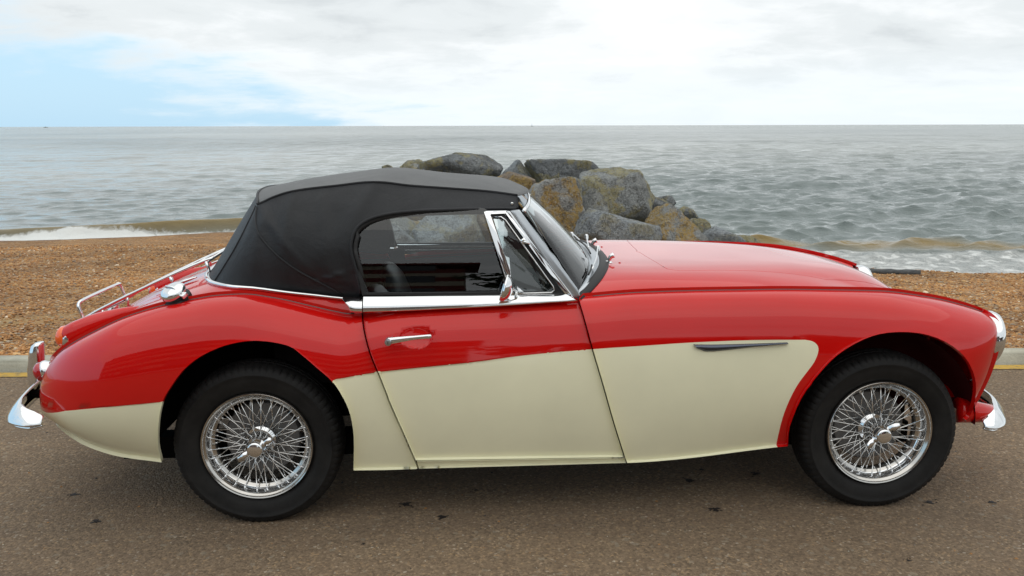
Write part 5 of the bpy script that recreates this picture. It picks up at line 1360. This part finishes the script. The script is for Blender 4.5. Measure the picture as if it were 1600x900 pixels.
# boot hinges
for yy in (-.30, .30):
    for x0 in (-.355,):
        P = [top(x, yy/.6)+np.array([0,0,.010]) for x in (-.47,-.42,-.37,-.33,-.30)]
        tube('boot_hinge', catmull(P, 3), .009, M['chrome'], car, 8, radii=np.interp(np.linspace(0,1,13),[0,.5,.6,1],[.004,.009,.013,.006]), flat=((0,0,1), .5))
# ---- luggage rack on the boot lid
def TR_(u, v, Y): return aty(u, v, Y)
rk0 = TR_(112, 509, -.30); rk1 = TR_(334, 403, -.30)
near = [TR_(116, 508, -.31), TR_(160, 482, -.31), TR_(240, 443, -.31), TR_(300, 416, -.31), TR_(334, 402.5, -.31)]
near = [TR_(116, 508, -.25), TR_(160, 482, -.25), TR_(240, 443, -.25), TR_(300, 416, -.25), TR_(334, 402.5, -.25)]; nr = catmull(near, 4)
rack = tube('luggage_rack', nr, .0075, M['chrome'], car, 10)
far = [(p[0], -p[1], p[2]) for p in nr]; tube('rail', far, .0075, M['chrome'], rack, 10)
for k in (0.03, .3, .55, .8, .985):
    i = int(k*(len(nr)-1)); a = nr[i]; tube('cross_bar', [(a[0], a[1], a[2]-.004), (a[0], 0, a[2]+.004), (a[0], -a[1], a[2]-.004)], .006, M['chrome'], rack, 8)
b0_ = TR_(131, 499, -.213); t0_ = TR_(122, 478, -.213)
hoop = [b0_, b0_*.3+t0_*.7, t0_+np.array([0,.006,.004]), t0_+np.array([.004,.035,.016])]
hoop = [tuple(q) for q in hoop]+[(t0_[0]+.004, 0, t0_[2]+.018)]+[(q[0], -q[1], q[2]) for q in hoop[::-1]]
tube('raised_hoop', catmull(hoop, 5), .0072, M['chrome'], rack, 10)
for (u, v) in ((266, 432), (322, 408)):
    a = TR_(u, v, -.25); w_ = -.43; zt = float(top(a[0]+.01, w_)[2])
    for sy in (1, -1): tube('rack_foot', [(a[0], a[1]*sy, a[2]), (a[0]+.012, a[1]*sy*.99, zt)], .006, M['chrome'], rack, 8, radii=[.008,.005])
for xx in (-.70, -.60):
    i = np.argmin(np.abs(np.array(nr)[:, 0]-xx)); a = nr[i]; zt = float(top(xx, -.42)[2])
    for sy in (1, -1): tube('rack_foot', [(a[0], a[1]*sy, a[2]), (a[0], a[1]*sy, zt)], .005, M['chrome'], rack, 8)
# ---- bumpers
def dsec(h, d):   # section: outward bulge with a stepped lower lip
    return [(-.004,-h*.50),(.014,-h*.56),(.022,-h*.47),(.019,-h*.38),(.012,-h*.34),(.030,-h*.31),(.037,-h*.26),(.036,-h*.18),(.028,h*.0),(.016,h*.20),(.002,h*.38),(-.012,h*.52),(-.018,h*.50),(-.004,h*.2),(.010,-.1*h),(.004,-h*.34)]
rb_ = [(-.745,-.708,.418),(-.79,-.703,.421),(-.838,-.680,.426),(-.868,-.640,.430),(-.890,-.57,.435),(-.915,-.42,.440),(-.930,-.22,.443),(-.935,0,.444)]
rb_ = catmull(rb_, 5); rbf = list(rb_)+[(p[0], -p[1], p[2]) for p in rb_[:-1][::-1]]
scl = np.interp(np.linspace(0, 1, len(rbf)), [0,.06,.16,.84,.94,1], [.45,.8,1,1,.8,.45])
sec = dsec(.074, .03)
bumpR = sweep('rear_bumper', rbf, [(-s_, w_) for s_, w_ in sec][::-1], M['chrome'], car, scale=scl)
fb_ = [(2.765,-.655,.310),(2.800,-.648,.313),(2.842,-.618,.319),(2.878,-.56,.324),(2.928,-.46,.325),(2.945,-.32,.33),(2.955,-.16,.332),(2.958,0,.333)]
fb_ = catmull(fb_, 5); fbf = list(fb_)+[(p[0], -p[1], p[2]) for p in fb_[:-1][::-1]]
bumpF = sweep('front_bumper', fbf, [(s_, w_) for s_, w_ in sec], M['chrome'], car, scale=scl)
def overrider(x, y, z0, z1, dirx, tilt):
    rows = []
    for k, (f, d, wd) in enumerate([(0,.010,.022),(.04,.035,.026),(.2,.048,.030),(.5,.050,.030),(.8,.044,.028),(.93,.036,.026),(.99,.022,.020),(1.0,.006,.010)]):
        z = z0+(z1-z0)*f; xx = x+tilt*f; row = []
        for a in np.linspace(0, 2*pi, 17):
            cx2 = cos(a); row.append((xx+dirx*(d*.5+d*.62*cx2), y+wd*math.copysign(abs(sin(a))**.8, sin(a)), z))
        rows.append(row)
    V = [p for r in rows for p in r]; n = 17; F = []
    for i in range(len(rows)-1):
        for j in range(n-1): F.append((i*n+j, i*n+j+1, (i+1)*n+j+1, (i+1)*n+j))
    F.append(tuple(range(n-1, -1, -1))); F.append(tuple((len(rows)-1)*n+j for j in range(n)))
    o = mesh_obj('overrider', V, F, M['chrome'], bumpR if dirx < 0 else bumpF)
    bm = bmesh.new(); bm.from_mesh(o.data); bmesh.ops.remove_doubles(bm, verts=bm.verts, dist=1e-5); bmesh.ops.recalc_face_normals(bm, faces=bm.faces); bm.to_mesh(o.data); bm.free(); return o
for sy in (1, -1):
    overrider(-.915, -.36*sy, .41, .622, -1, .02); overrider(2.86, -.34*sy, .29, .50, 1, .0)
    # body coloured valance that carries the front bumper
    P = catmull([(2.69,-.60*sy,.352),(2.75,-.605*sy,.345),(2.81,-.59*sy,.335),(2.86,-.55*sy,.325)], 4)
    tube('front_valance', P, .05, M['red'], car, 16, radii=np.interp(np.linspace(0,1,13),[0,1],[.050,.030]))
    tube('bumper_iron', [(-.80,-.42*sy,.42),(-.93,-.42*sy,.43)], .018, M['dark'], car, 8)
# lower tail behind the bumper
# ================================================================== cabin
box('seat', .50, .92, -.50, -.08, .24, .42, M['leather'], car, .05); box('seat', .50, .92, .08, .50, .24, .42, M['leather'], car, .05)
for yy in (-.29, .29):
    rows = []
    for k, (x, z, w_, d) in enumerate([(.58,.36,.20,.07),(.52,.50,.21,.07),(.46,.64,.20,.06),(.42,.76,.17,.05),(.405,.80,.12,.03)]):
        row = []
        for a in np.linspace(0, 2*pi, 21): row.append((x+d*cos(a), yy+w_*math.copysign(abs(sin(a))**.6, sin(a)), z-d*.3*cos(a)))
        rows.append(row)
    s_ = loft('seat_back', rows+[[(.40, yy, .805)]*21], M['leather'], car)
box('dashboard', 1.14, 1.22, -.60, .60, .66, .83, M['leather'], car, .03)
box('tunnel', .3, 1.5, -.07, .07, .22, .40, M['interior'], car, .03)
box('rear_bulkhead', .05, .12, -.56, .56, .25, .80, M['interior'], car)
for yy in (-.575, .555): box('cabin_trim', .10, .46, yy, yy+.02, .50, .79, M['interior'], car)
for yy in (-.612, .597): box('door_pillar', .35, .455, yy, yy+.015, .50, .835, M['interior'], car)
box('rear_shelf', -.25, .12, -.44, .44, .70, .72, M['interior'], car)
bm = bmesh.new()
st = [(0, .19*cos(a), .19*sin(a)) for a in np.linspace(0, 2*pi, 40, False)]
swh = tube('steering_wheel', st, .010, M['leather'], car, 8, closed=True); swh.location = (1.02, -.29, .74); swh.rotation_euler = (0, radians(-22), 0)
for a in (.5, 2.6, 4.7): tube('wheel_spoke', [(0,0,0), (0, .185*cos(a), .185*sin(a))], .006, M['alu'], swh, 6)
tube('column', [(0,0,0), (.15,0,0)], .02, M['leather'], swh, 10)
im = box('interior_mirror', 1.02, 1.035, -.09, .09, 1.03, 1.075, M['rubber'], car, .006); tube('mirror_stalk', [(1.03,0,1.07),(1.05,0,1.16)], .005, M['chrome'], im, 6)
# mirrored far side
for o in (rear_wing, front_wing, sill): both(o)
m_door = both(door)
